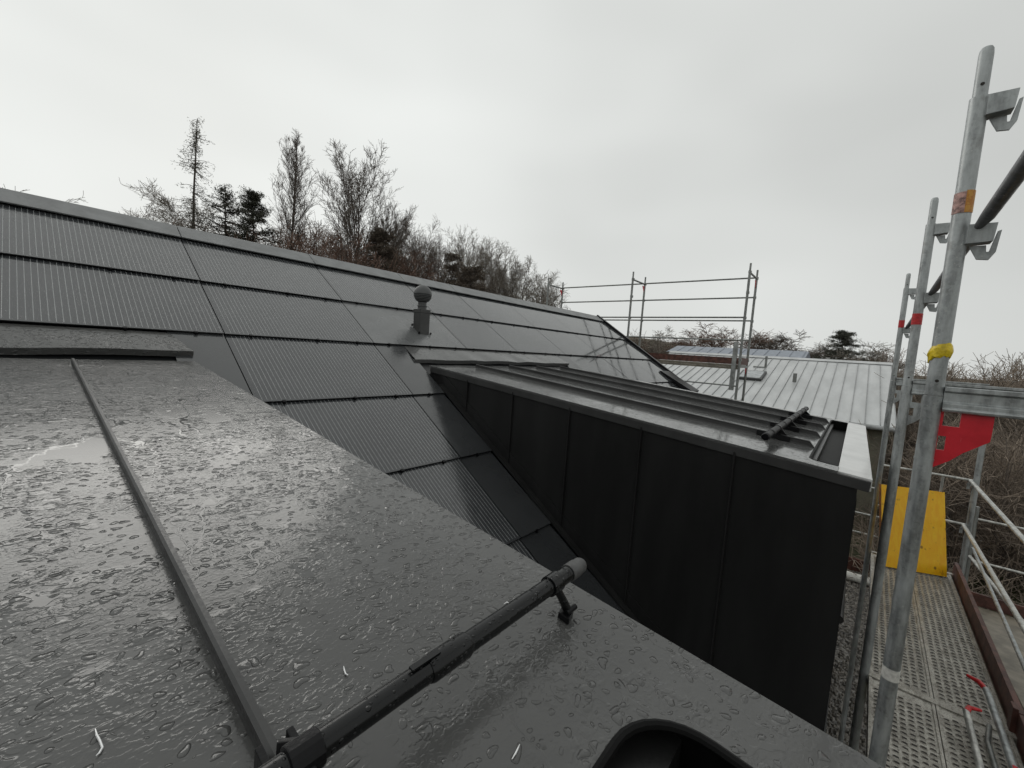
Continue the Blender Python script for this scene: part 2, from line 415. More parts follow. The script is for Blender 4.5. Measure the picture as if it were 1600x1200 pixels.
tag(b.build('gravel_pebbles', 'gravel'), 'wet dark gravel on the ground between house and scaffold', 'gravel', kind='stuff')

# ------------------------------------------------------------------ the house: main roof
TP, TD = R(32.96), R(4.971)
sM = Vector((0, math.cos(TP), math.sin(TP))); nM = Vector((0, -math.sin(TP), math.cos(TP))); dM = -2.1
sD = Vector((0, math.cos(TD), math.sin(TD))); nD = Vector((0, -math.sin(TD), math.cos(TD))); dD = -.525
def PM(x, s, h=0): return Vector((x, 0, 0))+sM*s+nM*(dM+h)
def PD(x, a, h=0): return Vector((x, 0, 0))+sD*a+nD*(dD+h)
house = thing('house', (3, 4, GZ), 'dark house with black solar tile roof and two flat metal dormers', 'house')
ROWS = [4.84, 4.015, 3.190, 2.363, 1.548, .728, -.092, -.912, -1.50]
COLS = [-4.186, -2.886, -1.586, -.286, 1.014, 2.314, 3.614, 4.62, 5.92, 7.22, 8.52, 9.76]
XV = 9.80
b = B()
b.hexa([PM(-4.2, -1.5, -.22), PM(XV-.02, -1.5, -.22), PM(XV-.02, 5.09, -.22), PM(-4.2, 5.09, -.22),
        PM(-4.2, -1.5, -.040), PM(XV-.02, -1.5, -.040), PM(XV-.02, 5.09, -.040), PM(-4.2, 5.09, -.040)])
roof = b.build('main_roof', 'edge', house)
# solar glass shingles: lower edge proud of the row beneath
def panel_mesh(w, l, mats, name):
    b = B(); g = .004
    lo, hi, th = -.002, -.022, .006
    P = lambda x, y, h: (x, y, h)
    x0, x1, y0, y1 = g, w-g, 0, l
    def Z(y, top): return lo+(hi-lo)*y/l-(0 if top else th)
    vs = [P(x0, y0, Z(y0, 0)-.003), P(x1, y0, Z(y0, 0)-.003), P(x1, y1, Z(y1, 0)), P(x0, y1, Z(y1, 0)),
          P(x0, y0, Z(y0, 1)), P(x1, y0, Z(y0, 1)), P(x1, y1, Z(y1, 1)), P(x0, y1, Z(y1, 1))]
    b.mat(0); b.add(vs, [(4, 5, 6, 7)])
    b.mat(1); b.add(vs, [(3, 2, 1, 0), (0, 1, 5, 4), (1, 2, 6, 5), (2, 3, 7, 6), (3, 0, 4, 7)])
    me = bpy.data.meshes.new(name); me.from_pydata(b.v, [], b.f)
    for m in mats: me.materials.append(M[m])
    me.polygons.foreach_set('material_index', b.mi); me.update(); return me
PMESH = {}
rp = random.Random(5)
def put_panel(x0, x1, s0, s1, kind):
    gm = ('glass' if x0 < 4.5 else 'glassfar') if kind == 'solar_panel' else ('dummy' if x1-x0 > 1 else 'strip')
    key = (round(x1-x0, 3), round(s1-s0, 3), gm)
    if key not in PMESH:
        PMESH[key] = panel_mesh(x1-x0, s1-s0+.03, (gm, 'edge'), kind)
    o = bpy.data.objects.new(kind, PMESH[key]); COL.objects.link(o); o.parent = roof
    o.location = PM(x0, s0, rp.uniform(-.0015, .0015))-wloc(roof)
    o.rotation_euler = (TP+rp.uniform(-.0012, .0012), rp.uniform(-.0012, .0012), 0)
    return o
cb = B(); cb.obox((0, 0, 0), (1, 0, 0), (0, 1, 0), (0, 0, 1), .011, .009, .008); cb.obox((0, -.008, -.008), (1, 0, 0), (0, 1, 0), (0, 0, 1), .007, .004, .010)
clip_src = None
def put_clip(x, s):
    global clip_src
    if clip_src is None:
        clip_src = cb.build('panel_clip', 'black', roof, wo=(0, 0, 0)); o = clip_src
    else:
        o = clip_src.copy(); COL.objects.link(o); o.parent = roof
    o.location = PM(x, s-.004, -.006)-wloc(roof); o.rotation_euler = (TP, 0, 0)
D1 = (-2.05, .745); D2 = (2.746, 5.56)
for r in range(len(ROWS)-1):
    s1, s0 = ROWS[r], ROWS[r+1]
    if r < 2:
        cells = [(COLS[i], COLS[i+1], 'cover_sheet' if (r == 1 and i == 5) else 'solar_panel') for i in range(len(COLS)-1)]
    else:
        cells = [(-4.186, -2.886, 'solar_panel'), (-2.886, -2.10, 'cover_sheet'), (.66, 1.014, 'cover_sheet'), (1.014, 2.314, 'solar_panel'), (2.314, 2.700, 'cover_sheet'),
                 (5.60, 5.92, 'cover_sheet')]+[(COLS[i], COLS[i+1], 'solar_panel') for i in range(8, 11)]
    for x0, x1, k in cells:
        put_panel(x0, x1, s0, s1, k)
        w_ = x1-x0
        for fx in ((.14, .56, .86) if w_ > .8 else (.5,)): put_clip(x0+w_*fx, s0)
for x0, x1 in zip(COLS[:-1], COLS[1:]):      # clips of the top row under the ridge sheet
    for fx in (.2, .62, .9): put_clip(x0+(x1-x0)*fx, ROWS[0]+.004)
rs = []
for x0, x1 in zip(COLS[:-1], COLS[1:]):
    b = B()
    b.poly([PM(x0+.003, 4.835, 0), PM(x0+.003, 4.835, .012), PM(x0+.003, 5.09, .012), PM(x0+.003, 5.10, -.02), PM(x0+.003, 4.9, -.03)], (x1-x0-.006, 0, 0))
    b.build('ridge_cap', 'ridge', roof, bevel=.003)
# back slope, walls, verge trim
rd = PM(0, 5.10, 0); yb = 2*rd.y-PM(0, -1.5).y
b = B(); b.hexa([(-4.2, rd.y+.01, rd.z-.25), (XV-.02, rd.y+.01, rd.z-.25), (XV-.02, yb, PM(0, -1.5).z-.2), (-4.2, yb, PM(0, -1.5).z-.2),
                 (-4.2, rd.y+.01, rd.z-.012), (XV-.02, rd.y+.01, rd.z-.012), (XV-.02, yb, PM(0, -1.5).z), (-4.2, yb, PM(0, -1.5).z)])
b.build('back_roof', 'ridge', house)
b = B(); e = PM(0, -1.5, -.23)
b.add([(9.55, .25, GZ), (9.55, yb-.3, GZ), (9.55, yb-.3, e.z), (9.55, rd.y, rd.z-.26), (9.55, .25, e.z+.2)], [(0, 1, 2, 3, 4)])
b.add([(-4, .25, GZ), (9.55, .25, GZ), (9.55, .25, e.z+.2), (-4, .25, e.z+.2)], [(0, 1, 2, 3)])
b.build('wall', 'wall', house)
b = B()
b.poly([PM(XV-.03, -1.5, -.10), PM(XV-.03, -1.5, .035), PM(XV-.03, 5.12, .035), PM(XV-.03, 5.12, -.10)], (.075, 0, 0))
b.build('verge_trim', 'black', roof, bevel=.004)
b = B(); b.poly([PM(9.25, 1.9, .0), PM(9.25, 2.75, .0), PM(9.25, 2.70, .03), PM(9.25, 1.9, .10)], (.5, 0, 0))
b.build('verge_upstand', 'black', roof, bevel=.004)
b = B(); e0 = PM(0, -1.5, -.1)
b.tube([(-4.2, e0.y-.05, e0.z-.05), (2.5, e0.y-.05, e0.z-.05)], .05, 10); b.build('eaves_gutter', 'trim', house, smooth=True)
b = B(); b.tube([(5.7, e0.y-.05, e0.z-.05), (XV, e0.y-.05, e0.z-.05)], .05, 10); b.build('eaves_gutter', 'trim', house, smooth=True)

# ------------------------------------------------------------------ dormers
PIT0, PIT1 = -.012, .120      # gutter recess, along the fall
def rounded(cx, ca, r, a0, a1, n=8):
    return [(cx+r*math.cos(a0+(a1-a0)*i/n), ca+r*math.sin(a0+(a1-a0)*i/n)) for i in range(n+1)]
def dormer(x0, x1, seams, label, wet, near_verge):
    """roof runs x0..x1; seams = x positions; the cheek seen from the camera is the x0 (far dormer) or x1 side"""
    cx0, cx1 = x0+.02, x1-.02
    PIT1, RR = (.150, .10) if near_verge == 1 else (.120, .05)
    b = B(); yf = -.062
    zt = lambda y: (dD+y*math.sin(TD))/math.cos(TD)-.035
    zm = lambda y: (dM+y*math.sin(TP))/math.cos(TP)-.06
    prof = [(yf, GZ if False else -2.75), (yf, zt(yf)-.10), (.14, zt(yf)-.10), (.14, zt(.14)), (3.45, zt(3.45)), (3.45, zm(3.45)-.1), (yf+.4, -2.75)]
    b.poly([(cx0, y, z) for y, z in prof], (cx1-cx0, 0, 0))
    body = b.build('dormer', 'cheek', house); body['label'] = label
    # cheek cladding, one sheet between two vertical seams, standing 3 mm off the body
    for side in (0, 1):
        xs = cx0 if side == 0 else cx1; sg = -1 if side == 0 else 1
        ys = [yf, .519, 1.107, 1.695, 2.287, 2.864, 3.26]
        for ya, yb_ in zip(ys[:-1], ys[1:]):
            pts = [(ya+.004, zt(ya)-.006), (yb_-.004, zt(yb_)-.006), (yb_-.004, min(zm(yb_)+.02, zt(yb_)-.01)), (ya+.004, zm(ya)+.02)]
            q = B(); q.poly([(xs, y, z) for y, z in (pts if sg < 0 else pts[::-1])], (sg*.006, 0, 0)); q.build('cheek_panel', 'cheek', body)
        for y in ys[1:-1]:
            q = B(); q.hexa([(xs+sg*.002, y-.006, zm(y)+.01), (xs+sg*.024, y-.005, zm(y)+.01), (xs+sg*.024, y+.005, zm(y)+.01), (xs+sg*.002, y+.006, zm(y)+.01),
                             (xs+sg*.002, y-.006, zt(y)-.01), (xs+sg*.024, y-.005, zt(y)-.01), (xs+sg*.024, y+.005, zt(y)-.01), (xs+sg*.002, y+.006, zt(y)-.01)])
            q.build('cheek_seam', 'cheek', body)
        # foot flashing of the cheek on the tiles
        q = B(); q.poly([(xs, yf, zm(yf)+.05), (xs, yf, zm(yf)+.17), (xs, 3.22, zm(3.22)+.17), (xs, 3.22, zm(3.22)+.05)][::1], (sg*.014, 0, 0))
        q.poly([(xs+sg*.012, yf, zm(yf)+.055), (xs+sg*.012, yf, zm(yf)+.075), (xs+sg*.012, 3.22, zm(3.22)+.075), (xs+sg*.012, 3.22, zm(3.22)+.055)], (sg*.055, 0, 0))
        q.build('foot_flashing', 'cheek', body)
        # verge fascia
        xa = x0 if side == 0 else x1-.024
        q = B(); q.poly([PD(xa, -.155, -.068), PD(xa, -.155, -.013), PD(xa, 3.40, -.013), PD(xa, 3.40, -.068)], (.024, 0, 0))
        q.build('verge_fascia', 'trim', body, bevel=.003)
    # roof sheets between the seams
    PE = -.158 if near_verge == 1 else PIT0-.004
    edges = [x0-.001]+seams+[x1+.001]
    for i in range(len(edges)-1):
        a, c = edges[i]+.001, edges[i+1]-.001
        if i == 0 or i == len(edges)-2:
            # a strip beside the verge runs on past the rounded end of the recess
            vx = a if i == 0 else c; ix = vx+(.149 if i == 0 else -.149); ox = c if i == 0 else a
            rr = RR; sg = 1 if i == 0 else -1
            loop = [(ox, 3.42), (vx, 3.42), (vx, PE), (ix, PE)]
            loop += [(ix, PIT1-rr)]+[(ix+sg*rr-sg*rr*math.cos(t*math.pi/16), PIT1-rr+rr*math.sin(t*math.pi/16)) for t in range(1, 8)]+[(ix+sg*rr, PIT1)]
            loop += [(ox, PIT1)]
        else:
            loop = [(a, 3.42), (a, PIT1), (c, PIT1), (c, 3.42)]
        q = B(); q.poly([PD(x, s_, -.012) for x, s_ in loop], nD*.012); 
        q.build('roof_sheet', wet, body)
    for x in seams:
        q = B()
        pr = [(u*(.78 if near_verge else 1.1), v*(.74 if near_verge else 1.12)) for u, v in ((-.011, 0), (-.008, .010), (-.008, .028), (-.010, .034), (-.004, .038), (.006, .036), (.008, .030), (.008, .010), (.011, 0))]
        q.poly([PD(x+u, .155, h-.002) for u, h in pr], sD*3.14)
        # bevelled lower end
        lo = [PD(x+u, .155, h-.002) for u, h in pr]; hi = [PD(x+u*.7, .122, max(0, h*.10)-.002) for u, h in pr]
        n_ = len(pr); q.add(lo+hi, [(i, i+1, n_+i+1, n_+i) for i in range(n_-1)])
        q.build('standing_seam', 'trim', body)
    # gutter recess with its rolled rim, water in the bottom
    gx0, gx1 = x0+.149, x1-.149
    q = B(); D = .085
    q.hexa([PD(gx0-.03, PIT0-.01, -.10), PD(gx1+.03, PIT0-.01, -.10), PD(gx1+.03, PIT1+.03, -.10), PD(gx0-.03, PIT1+.03, -.10),
            PD(gx0-.03, PIT0-.01, -D), PD(gx1+.03, PIT0-.01, -D), PD(gx1+.03, PIT1+.03, -D), PD(gx0-.03, PIT1+.03, -D)])
    q.hexa([PD(gx0-.01, PIT1+.012, -D), PD(gx1+.01, PIT1+.012, -D), PD(gx1+.01, PIT1+.02, -D), PD(gx0-.01, PIT1+.02, -D),
            PD(gx0-.01, PIT1+.012, -.014), PD(gx1+.01, PIT1+.012, -.014), PD(gx1+.01, PIT1+.02, -.014), PD(gx0-.01, PIT1+.02, -.014)])
    for xx in (gx0-.02, gx1+.01):
        q.hexa([PD(xx, PIT0, -D), PD(xx+.01, PIT0, -D), PD(xx+.01, PIT1+.015, -D), PD(xx, PIT1+.015, -D),
                PD(xx, PIT0, -.014), PD(xx+.01, PIT0, -.014), PD(xx+.01, PIT1+.015, -.014), PD(xx, PIT1+.015, -.014)])
    q.build('gutter_trough', 'pit', body)
    rr = RR
    rim = [(gx0, PIT0)]+[(gx0, PIT1-rr)]+[(gx0+rr-rr*math.cos(t*math.pi/16), PIT1-rr+rr*math.sin(t*math.pi/16)) for t in range(1, 9)]
    rim += [(gx1-rr+rr*math.sin(t*math.pi/16), PIT1-rr+rr*math.cos(t*math.pi/16)) for t in range(0, 9)]+[(gx1, PIT0)]
    q = B(); q.tube([PD(x, a, -.004) for x, a in rim], .007, 8); q.build('gutter_rim', 'pit', body, smooth=True)
    # coping along the eaves
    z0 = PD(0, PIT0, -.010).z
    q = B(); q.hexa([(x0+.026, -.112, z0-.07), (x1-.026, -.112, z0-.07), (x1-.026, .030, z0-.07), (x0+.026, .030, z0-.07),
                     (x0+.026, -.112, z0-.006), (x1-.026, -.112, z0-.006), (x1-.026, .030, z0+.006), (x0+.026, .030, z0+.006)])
    if near_verge == 1:
        q = B(); q.poly([PD(x0+.151, a_, h_) for a_, h_ in ((-.158, -.0125), (-.158, -.001), (PIT0-.006, 0), (PIT0-.006, -.0125))], (x1-x0-.302, 0, 0))
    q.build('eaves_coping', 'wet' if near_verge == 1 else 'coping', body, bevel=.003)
    # apron flashing down from the tiles, its lower edge folded and standing clear of the roof
    rr_ = random.Random(int(x0*100)); xl = x0-.09 if near_verge == 0 else x0-.05; xr = x1+.02 if near_verge == 1 else x1+.10
    n_ = 14; top = []; lip = []; fold = []
    for i in range(n_+1):
        x = xl+(xr-xl)*i/n_; wv = rr_.uniform(-.006, .006)
        xt = x+(.0 if 0 < i < n_ else (.03 if i == 0 else -.09))
        top.append(PM(xt, 3.185, -.026)); lip.append(PM(x, 2.905+wv, .010+wv)); fold.append(PM(x, 2.905+wv, .010+wv)+Vector((0, .010, -.034)))
    q = B(); m = n_+1
    q.add(top+lip, [(i, i+1, m+i+1, m+i) for i in range(n_)])
    f2 = [p+Vector((0, .012, .0)) for p in fold]
    q.add(lip+fold+f2, [(i, i+1, m+i+1, m+i) for i in range(n_)]+[(m+i, m+i+1, 2*m+i+1, 2*m+i) for i in range(n_)])
    for k in (0, n_): q.add([lip[k], fold[k], f2[k], PM(lip[k].x, 2.96, -.02)], [(0, 1, 2, 3)])
    o = q.build('apron_flashing', wet, body); sm = o.modifiers.new('solid', 'SOLIDIFY'); sm.thickness = .004
    return body
S1 = [-1.554, -.979, -.404, .171]; S2 = [3.32, 3.895, 4.47, 5.045]
dormer(D1[0], D1[1], S1, 'near flat dormer roof of wet dark sheet metal', 'wet', 1)
dormer(D2[0], D2[1], S2, 'far dormer with black seamed side wall and ribbed metal top', 'wetfar', 0)

# ------------------------------------------------------------------ snow guards
HP = .074
def snow_guard(xa, xb, brackets, label, couplers, foot=None, pr=.0145, cl_=.055):
    pm_ = 'pipe' if foot else 'pipefar'
    t = thing('snow_guard', PD((xa+xb)/2, .345), label, 'snow guard', 'snow guards on the dormer roofs')
    P = lambda x, h=HP, a=.345: PD(x, a, h)
    b = B(); b.tube([P(xa+.02), P(xb-.02)], pr, 20); b.build('pipe', pm_, t, smooth=True)
    for x in couplers:
        b = B(); b.tube([P(x-.035), P(x-.030), P(x+.030), P(x+.035)], [pr+.001, pr+.003, pr+.003, pr+.001], 20)
        b.obox(P(x-.04, HP+.019), (1, 0, 0), sD, nD, .022, .004, .0014)
        b.build('coupler', pm_, t, smooth=True)
    for x, s in ((xa, -1), (xb, 1)):
        b = B(); b.tube([P(x-s*.03), P(x-s*.002), P(x), P(x+s*.014), P(x+s*.02)], [pr+.002, pr+.002, pr+.001, pr+.0007, pr-.002], 18); b.build('end_plug', 'plug' if foot else pm_, t, smooth=True)
    for x in brackets:
        b = B()
        b.tube([P(x-.016), P(x+.016)], pr+.004, 18)
        b.poly([PD(x-.004, .40, .03), PD(x-.004, .40, .046), PD(x-.004, .365, .078), PD(x-.004, .325, .078), PD(x-.004, .285, .046), PD(x-.004, .285, .03)], (.008, 0, 0))
        k = b.build('bracket', 'black', t, bevel=.0015)
        b = B()
        b.obox(PD(x-.016, .36, .021), (1, 0, 0), sD, nD, .004, cl_, .017); b.obox(PD(x+.016, .36, .021), (1, 0, 0), sD, nD, .004, cl_, .017)
        b.obox(PD(x, .345, .043), (1, 0, 0), sD, nD, .018, .028, .003)
        for a_ in (.335, .385): b.tube([PD(x-.030, a_, .022), PD(x+.030, a_, .022)], .006, 6)
        b.build('seam_clamp', 'black', k, bevel=.0012)
    if foot:
        b = B(); b.tube([P(foot-.014), P(foot+.014)], .0178, 18)
        b.tube([P(foot+.006, HP-.010, .338), P(foot+.020, .044, .334), P(foot+.034, .020, .328)], [.0075, .0075, .0085], 10)
        k = b.build('bracket', 'pipe', t, smooth=True)
        b = B(); b.obox(PD(foot+.036, .328, .007), (1, .3, 0), sD, nD, .017, .012, .006); b.tube([PD(foot+.026, .322, .016), PD(foot+.054, .320, .018)], .0055, 8)
        b.tube([PD(foot+.036, .328, .010), PD(foot+.036, .328, .024)], .0065, 6)
        b.build('foot_clamp', 'black', k, bevel=.001)
    return t
snow_guard(-1.98, .690, S1, 'black wet snow guard pipe clamped on near dormer roof', (.36,), .610)
snow_guard(2.84, 5.32, S2, 'black snow guard pipe across the ribs of far dormer', (3.05, 3.60, 4.18, 4.76), None, .021, .10)

# ------------------------------------------------------------------ vent pipe on the main roof
vb = PM(3.113, 3.530, 0)
vt = thing('vent_pipe', vb, 'grey roof vent with round ball cap on the tiles', 'roof vent')
b = B(); x, y, z = vb
b.poly([(x-.075, y-.075, z-.06), (x+.075, y-.075, z-.06), (x+.075, y+.075, z+.02), (x-.075, y+.075, z+.02)], (0, 0, .001))
b.v = []; b.f = []; b.mi = []
b.hexa([(x-.07, y-.07, z-.07), (x+.07, y-.07, z-.07), (x+.07, y+.07, z+.03), (x-.07, y+.07, z+.03), (x-.07, y-.07, z+.235), (x+.07, y-.07, z+.235), (x+.07, y+.07, z+.235), (x-.07, y+.07, z+.235)])
b.build('base_box', 'ventb', vt, bevel=.006)
b = B(); b.box(x-.074, x+.074, y-.074, y+.074, z+.20, z+.245); b.build('box_collar', 'ventb', vt, bevel=.004)
b = B()
for sx, sy in ((-1, -1), (1, -1), (-1, 1), (1, 1)):
    p = PM(3.113+sx*.085, 3.53+sy*.085, .008); b.tube([p-nM*.01, p+nM*.014], .012, 6)
b.build('fixing_bolts', 'black', vt)
b = B(); b.lathe((x, y, z), [(.052, .24), (.052, .275), (.058, .280), (.058, .292), (.050, .296), (.05, .325)], 20); b.build('neck', 'vent', vt, smooth=True)
b = B(); prof = [(.05, .325)]+[(.105*math.cos(a), .425+.105*math.sin(a)) for a in [R(-62+i*10) for i in range(7)]]
b.lathe((x, y, z), prof, 28); k = b.build('lower_bowl', 'ventd', vt, smooth=True)
b = B()
for i in range(5):
    a = R(-48+i*10); r_ = .105*math.cos(a)
    b.lathe((x, y, z), [(r_-.002, .423+.105*math.sin(a)), (r_+.006, .421+.105*math.sin(a)), (r_+.006, .426+.105*math.sin(a)), (r_-.002, .430+.105*math.sin(a))], 24)
b.build('louvre_rings', 'vent', k, smooth=True)
b = B(); b.lathe((x, y, z), [(.108, .423), (.110, .428)]+[(.108*math.cos(a), .428+.108*math.sin(a)) for a in [R(5+i*8) for i in range(11)]], 28); b.build('ball_cap', 'vent', vt, smooth=True)

# ------------------------------------------------------------------ water glints on the near roof, added as bright threads
rs_ = random.Random(8)
def ray_d(px, py):
    d = rx*((px-800)/FPX)-uy*((py-600)/FPX)+fz
    return d
def onD(px, py, h=0):
    d = ray_d(px, py); return d*((dD+h)/d.dot(nD))
for pxs, lab in (([(149, 1139), (151, 1148), (156, 1157), (160, 1168), (155, 1177), (150, 1181)], 'curled water glint modelled as a bright thread, lowest on the near roof, left of the seam'),
                 ([(537, 1041), (538, 1047), (540, 1053), (544, 1055)], 'hooked water glint modelled as a bright thread on the near roof above the snow guard pipe'),
                 ([(800, 1186), (805, 1178), (808, 1172), (812, 1163)], 'tiny water glint modelled as a bright thread on the near roof below the snow guard pipe'),
                 ([(787, 944), (792, 941), (798, 943)], 'tiny pale water glint modelled as a thread on the near roof uphill of the pipe end')):
    pts = [onD(px, py, .002) for px, py in pxs]
    b = B(); b.tube(pts, [.0005]+[.0012]*(len(pts)-2)+[.0005], 6)
    tag(b.build('water_glint', 'glint', wo=pts[0], smooth=True), lab, 'water glint')
# ------------------------------------------------------------------ scaffold along the eaves
def yin(x): return -.213-.0215*(x-2.1)
dxs = Vector((1, -.0215, 0)).normalized(); dys = Vector((-.0215, -1, 0)).normalized()
DZ = -2.05
scaf = thing('scaffold', (3.67, -.6, GZ), 'galvanised scaffold with steel walkway beside the dormer fronts', 'scaffold')
FR = [-.47, 2.1, 3.67, 6.24]
def coupler_clip(px, z, upside=1):
    """guardrail cup welded on the outer side of a post"""
    y = yin(px); b = B(); o = Vector((px, y, z))
    b.poly([o+dys*.018+Vector((-.024, 0, .032)), o+dys*.085+Vector((-.024, 0, .030)), o+dys*.080+Vector((-.024, 0, -.030)), o+dys*.018+Vector((-.024, 0, -.034))], (.004, 0, 0))
    b.poly([o+dys*.018+Vector((-.024, 0, -.034)), o+dys*.080+Vector((-.024, 0, -.030)), o+dys*.080+Vector((.024, 0, -.030)), o+dys*.018+Vector((.024, 0, -.034))], (0, 0, .004))
    b.poly([o+dys*.018+Vector((.020, 0, .032)), o+dys*.060+Vector((.020, 0, .030)), o+dys*.080+Vector((.020, 0, -.030)), o+dys*.018+Vector((.020, 0, -.034))], (.004, 0, 0))
    # swinging wedge hook below
    b.poly([o+dys*.030+Vector((.006, 0, -.036)), o+dys*.052+Vector((.006, 0, -.082)), o+dys*.080+Vector((.006, 0, -.086)), o+dys*.094+Vector((.006, 0, -.060)), o+dys*.100+Vector((.006, 0, .012)), o+dys*.091+Vector((.006, 0, .008)), o+dys*.078+Vector((.006, 0, -.058)), o+dys*.072+Vector((.006, 0, -.058)), o+dys*.070+Vector((.006, 0, -.036))], (.007, 0, 0))
    return b
for x in FR:
    y = yin(x); yo = y-.73
    b = B(); b.tube([(x, y, GZ+.02), (x, y, -.066)], .0255, 20); b.tube([(x, y, -.30), (x, y, -.292)], .0268, 20)
    p = b.build('post', 'galv' if x != 2.1 else 'galv', scaf, smooth=True)
    if x == 2.1:
        q = B(); q.tube([(x, y, -1.150), (x, y, -1.105)], .0262, 20); q.build('scuffed_tape', 'white', p, smooth=True)
    q = B(); q.tube([(x, y, GZ), (x, y, GZ+.02)], .07, 4); q.build('base_plate', 'galvd', p)
    b = B(); b.tube([(x, y, -.062), (x, y, .948)], .0242, 20); b.tube([(x, y, -.062), (x, y, -.056)], .0254, 20)
    g = b.build('guard_post', 'galv', scaf, smooth=True)
    b = B(); n_ = 16; pts = []
    b.tube([(x, y, .94), (x, y, 1.085), (x-.0, y, 1.100), (x-.0, y, 1.108)], [.0185, .0185, .0172, .0135], 16); b.build('spigot', 'galv', g, smooth=True)
    b = B(); 
    for hz in (.985, -.012): b.tube([Vector((x, y, hz))-dys*.02-dxs*.0186*0+Vector((-.0188, 0, 0))-dys*-.02, Vector((x, y, hz))+Vector((-.0255 if hz < 0 else -.0195, 0, 0))], .0055, 8)
    b.build('pin_hole', 'hole', g)
    for z_ in (.912, .492): coupler_clip(x, z_).build('rail_cup', 'galv', g, bevel=.001)
    # outer post
    b = B(); b.tube([(x, yo, GZ+.02), (x, yo, -.066)], .0242, 16); po = b.build('post', 'galv', scaf, smooth=True)
    q = B(); q.tube([(x, yo, GZ), (x, yo, GZ+.02)], .07, 4); q.build('base_plate', 'galvd', po)
    for z_ in (-1.05, -1.52):
        q = B(); q.obox((x, yo+.035, z_), (1, 0, 0), (0, 1, 0), (0, 0, 1), .022, .016, .03); q.obox((x, yo+.05, z_-.04), (1, 0, 0), (0, 1, 0), (0, 0, 1), .005, .012, .03); q.build('rail_cup', 'galv', po, bevel=.002)
    # transoms: upper frame head with stepped flanges, lower deck bearer
    for zt_, nm in ((-.066, 'transom'), (DZ-.03, 'deck_bearer')):
        b = B()
        prof = [(-.024, .036), (.024, .036), (.024, .020), (.014, .016), (.014, -.016), (.024, -.022), (.024, -.040), (-.024, -.040), (-.024, -.022), (-.014, -.016), (-.014, .016), (-.024, .020)]
        o = Vector((x, y, zt_))+dys*.024
        if nm == 'deck_bearer': prof = [(u*.9, v*.55-.012) for u, v in prof]
        b.poly([o+dxs*u+Vector((0, 0, v)) for u, v in prof], dys*.682)
        if nm == 'transom':
            for du in (-.020, .020): b.tube([o+dxs*du+Vector((0, 0, -.043)), o+dxs*du+dys*.682+Vector((0, 0, -.043))], .009, 10)
        tr = b.build(nm, 'galv' if nm == 'transom' else 'galvd', scaf, bevel=.002)
        if nm == 'transom':
            # gusset plates at both ends; cut from plate with two windows
            for sgn, yy in ((1, y), (-1, yo)):
                c = Vector((x, yy, 0)); u = dys*sgn
                Q = lambda a, z: c+u*a+Vector((-.005, 0, z))
                b = B(); t_ = Vector((.008, 0, 0))
                # strips round the windows
                b.poly([Q(.020, -.104), Q(.150, -.104), Q(.150, -.112), Q(.020, -.112)], t_)
                b.poly([Q(.020, -.112), Q(.032, -.112), Q(.032, -.168), Q(.020, -.168)], t_)
                b.poly([Q(.074, -.112), Q(.150, -.112), Q(.150, -.168), Q(.074, -.168)], t_)
                b.poly([Q(.020, -.168), Q(.150, -.168), Q(.149, -.205), Q(.020, -.205)], t_)
                b.poly([Q(.020, -.205), Q(.026, -.205), Q(.026, -.255), Q(.020, -.255)], t_)
                b.poly([Q(.046, -.205), Q(.149, -.205), Q(.092, -.255), Q(.046, -.255)], t_)
                b.poly([Q(.020, -.255), Q(.092, -.255), Q(.062, -.290), Q(.020, -.325)], t_)
                b.build('gusset_plate', 'red' if x in (2.1,) and sgn == 1 else ('galv' if sgn == 1 else 'red'), tr)
# label and tape on the near guard post, tape on the others
y = yin(2.1)
def wrap(x, z0, z1, r, a0, a1, mat, nm, par):
    b = B(); n_ = 10; vs = []
    for i in range(n_+1):
        a = a0+(a1-a0)*i/n_; vs += [(x+r*math.cos(a), yin(x)+r*math.sin(a), z0), (x+r*math.cos(a), yin(x)+r*math.sin(a), z1)]
    b.add(vs, [(2*i, 2*i+2, 2*i+3, 2*i+1) for i in range(n_)]); o = b.build(nm, mat, par, smooth=True); return o
gposts = [o for o in scaf.children if o.name.startswith('guard_post')]
g1, g2, g3 = gposts[1], gposts[2], gposts[3]
wrap(2.1, .566, .636, .0258, R(95), R(184), 'stickerpale', 'worn_label', g1)
wrap(2.1, .566, .640, .0258, R(185), R(265), 'sticker', 'worn_label', g1)
wrap(3.67, .325, .395, .0262, 0, 2*math.pi, 'redtape', 'red_band', g2)
wrap(6.24, .52, .60, .0262, 0, 2*math.pi, 'redtape', 'red_band', g3)
b = B(); rt = random.Random(4)
ring = []
for k, (z_, r_) in enumerate(((.062, .0256), (.068, .028), (.080, .029), (.092, .0295), (.104, .028), (.108, .026))):
    ring.append([(2.1+(r_+rt.uniform(-.003, .004)*(1 if 0 < k < 5 else 0))*math.cos(a), yin(2.1)+(r_+rt.uniform(-.003, .004)*(1 if 0 < k < 5 else 0))*math.sin(a), z_+rt.uniform(-.005, .004)-.012*math.sin(a+1)) for a in [2*math.pi*i/18 for i in range(18)]])
b.add([p for q in ring for p in q], [(i*18+k, i*18+(k+1) % 18, (i+1)*18+(k+1) % 18, (i+1)*18+k) for i in range(5) for k in range(18)])
b.build('yellow_tape', 'tapeyel', g1, smooth=True)
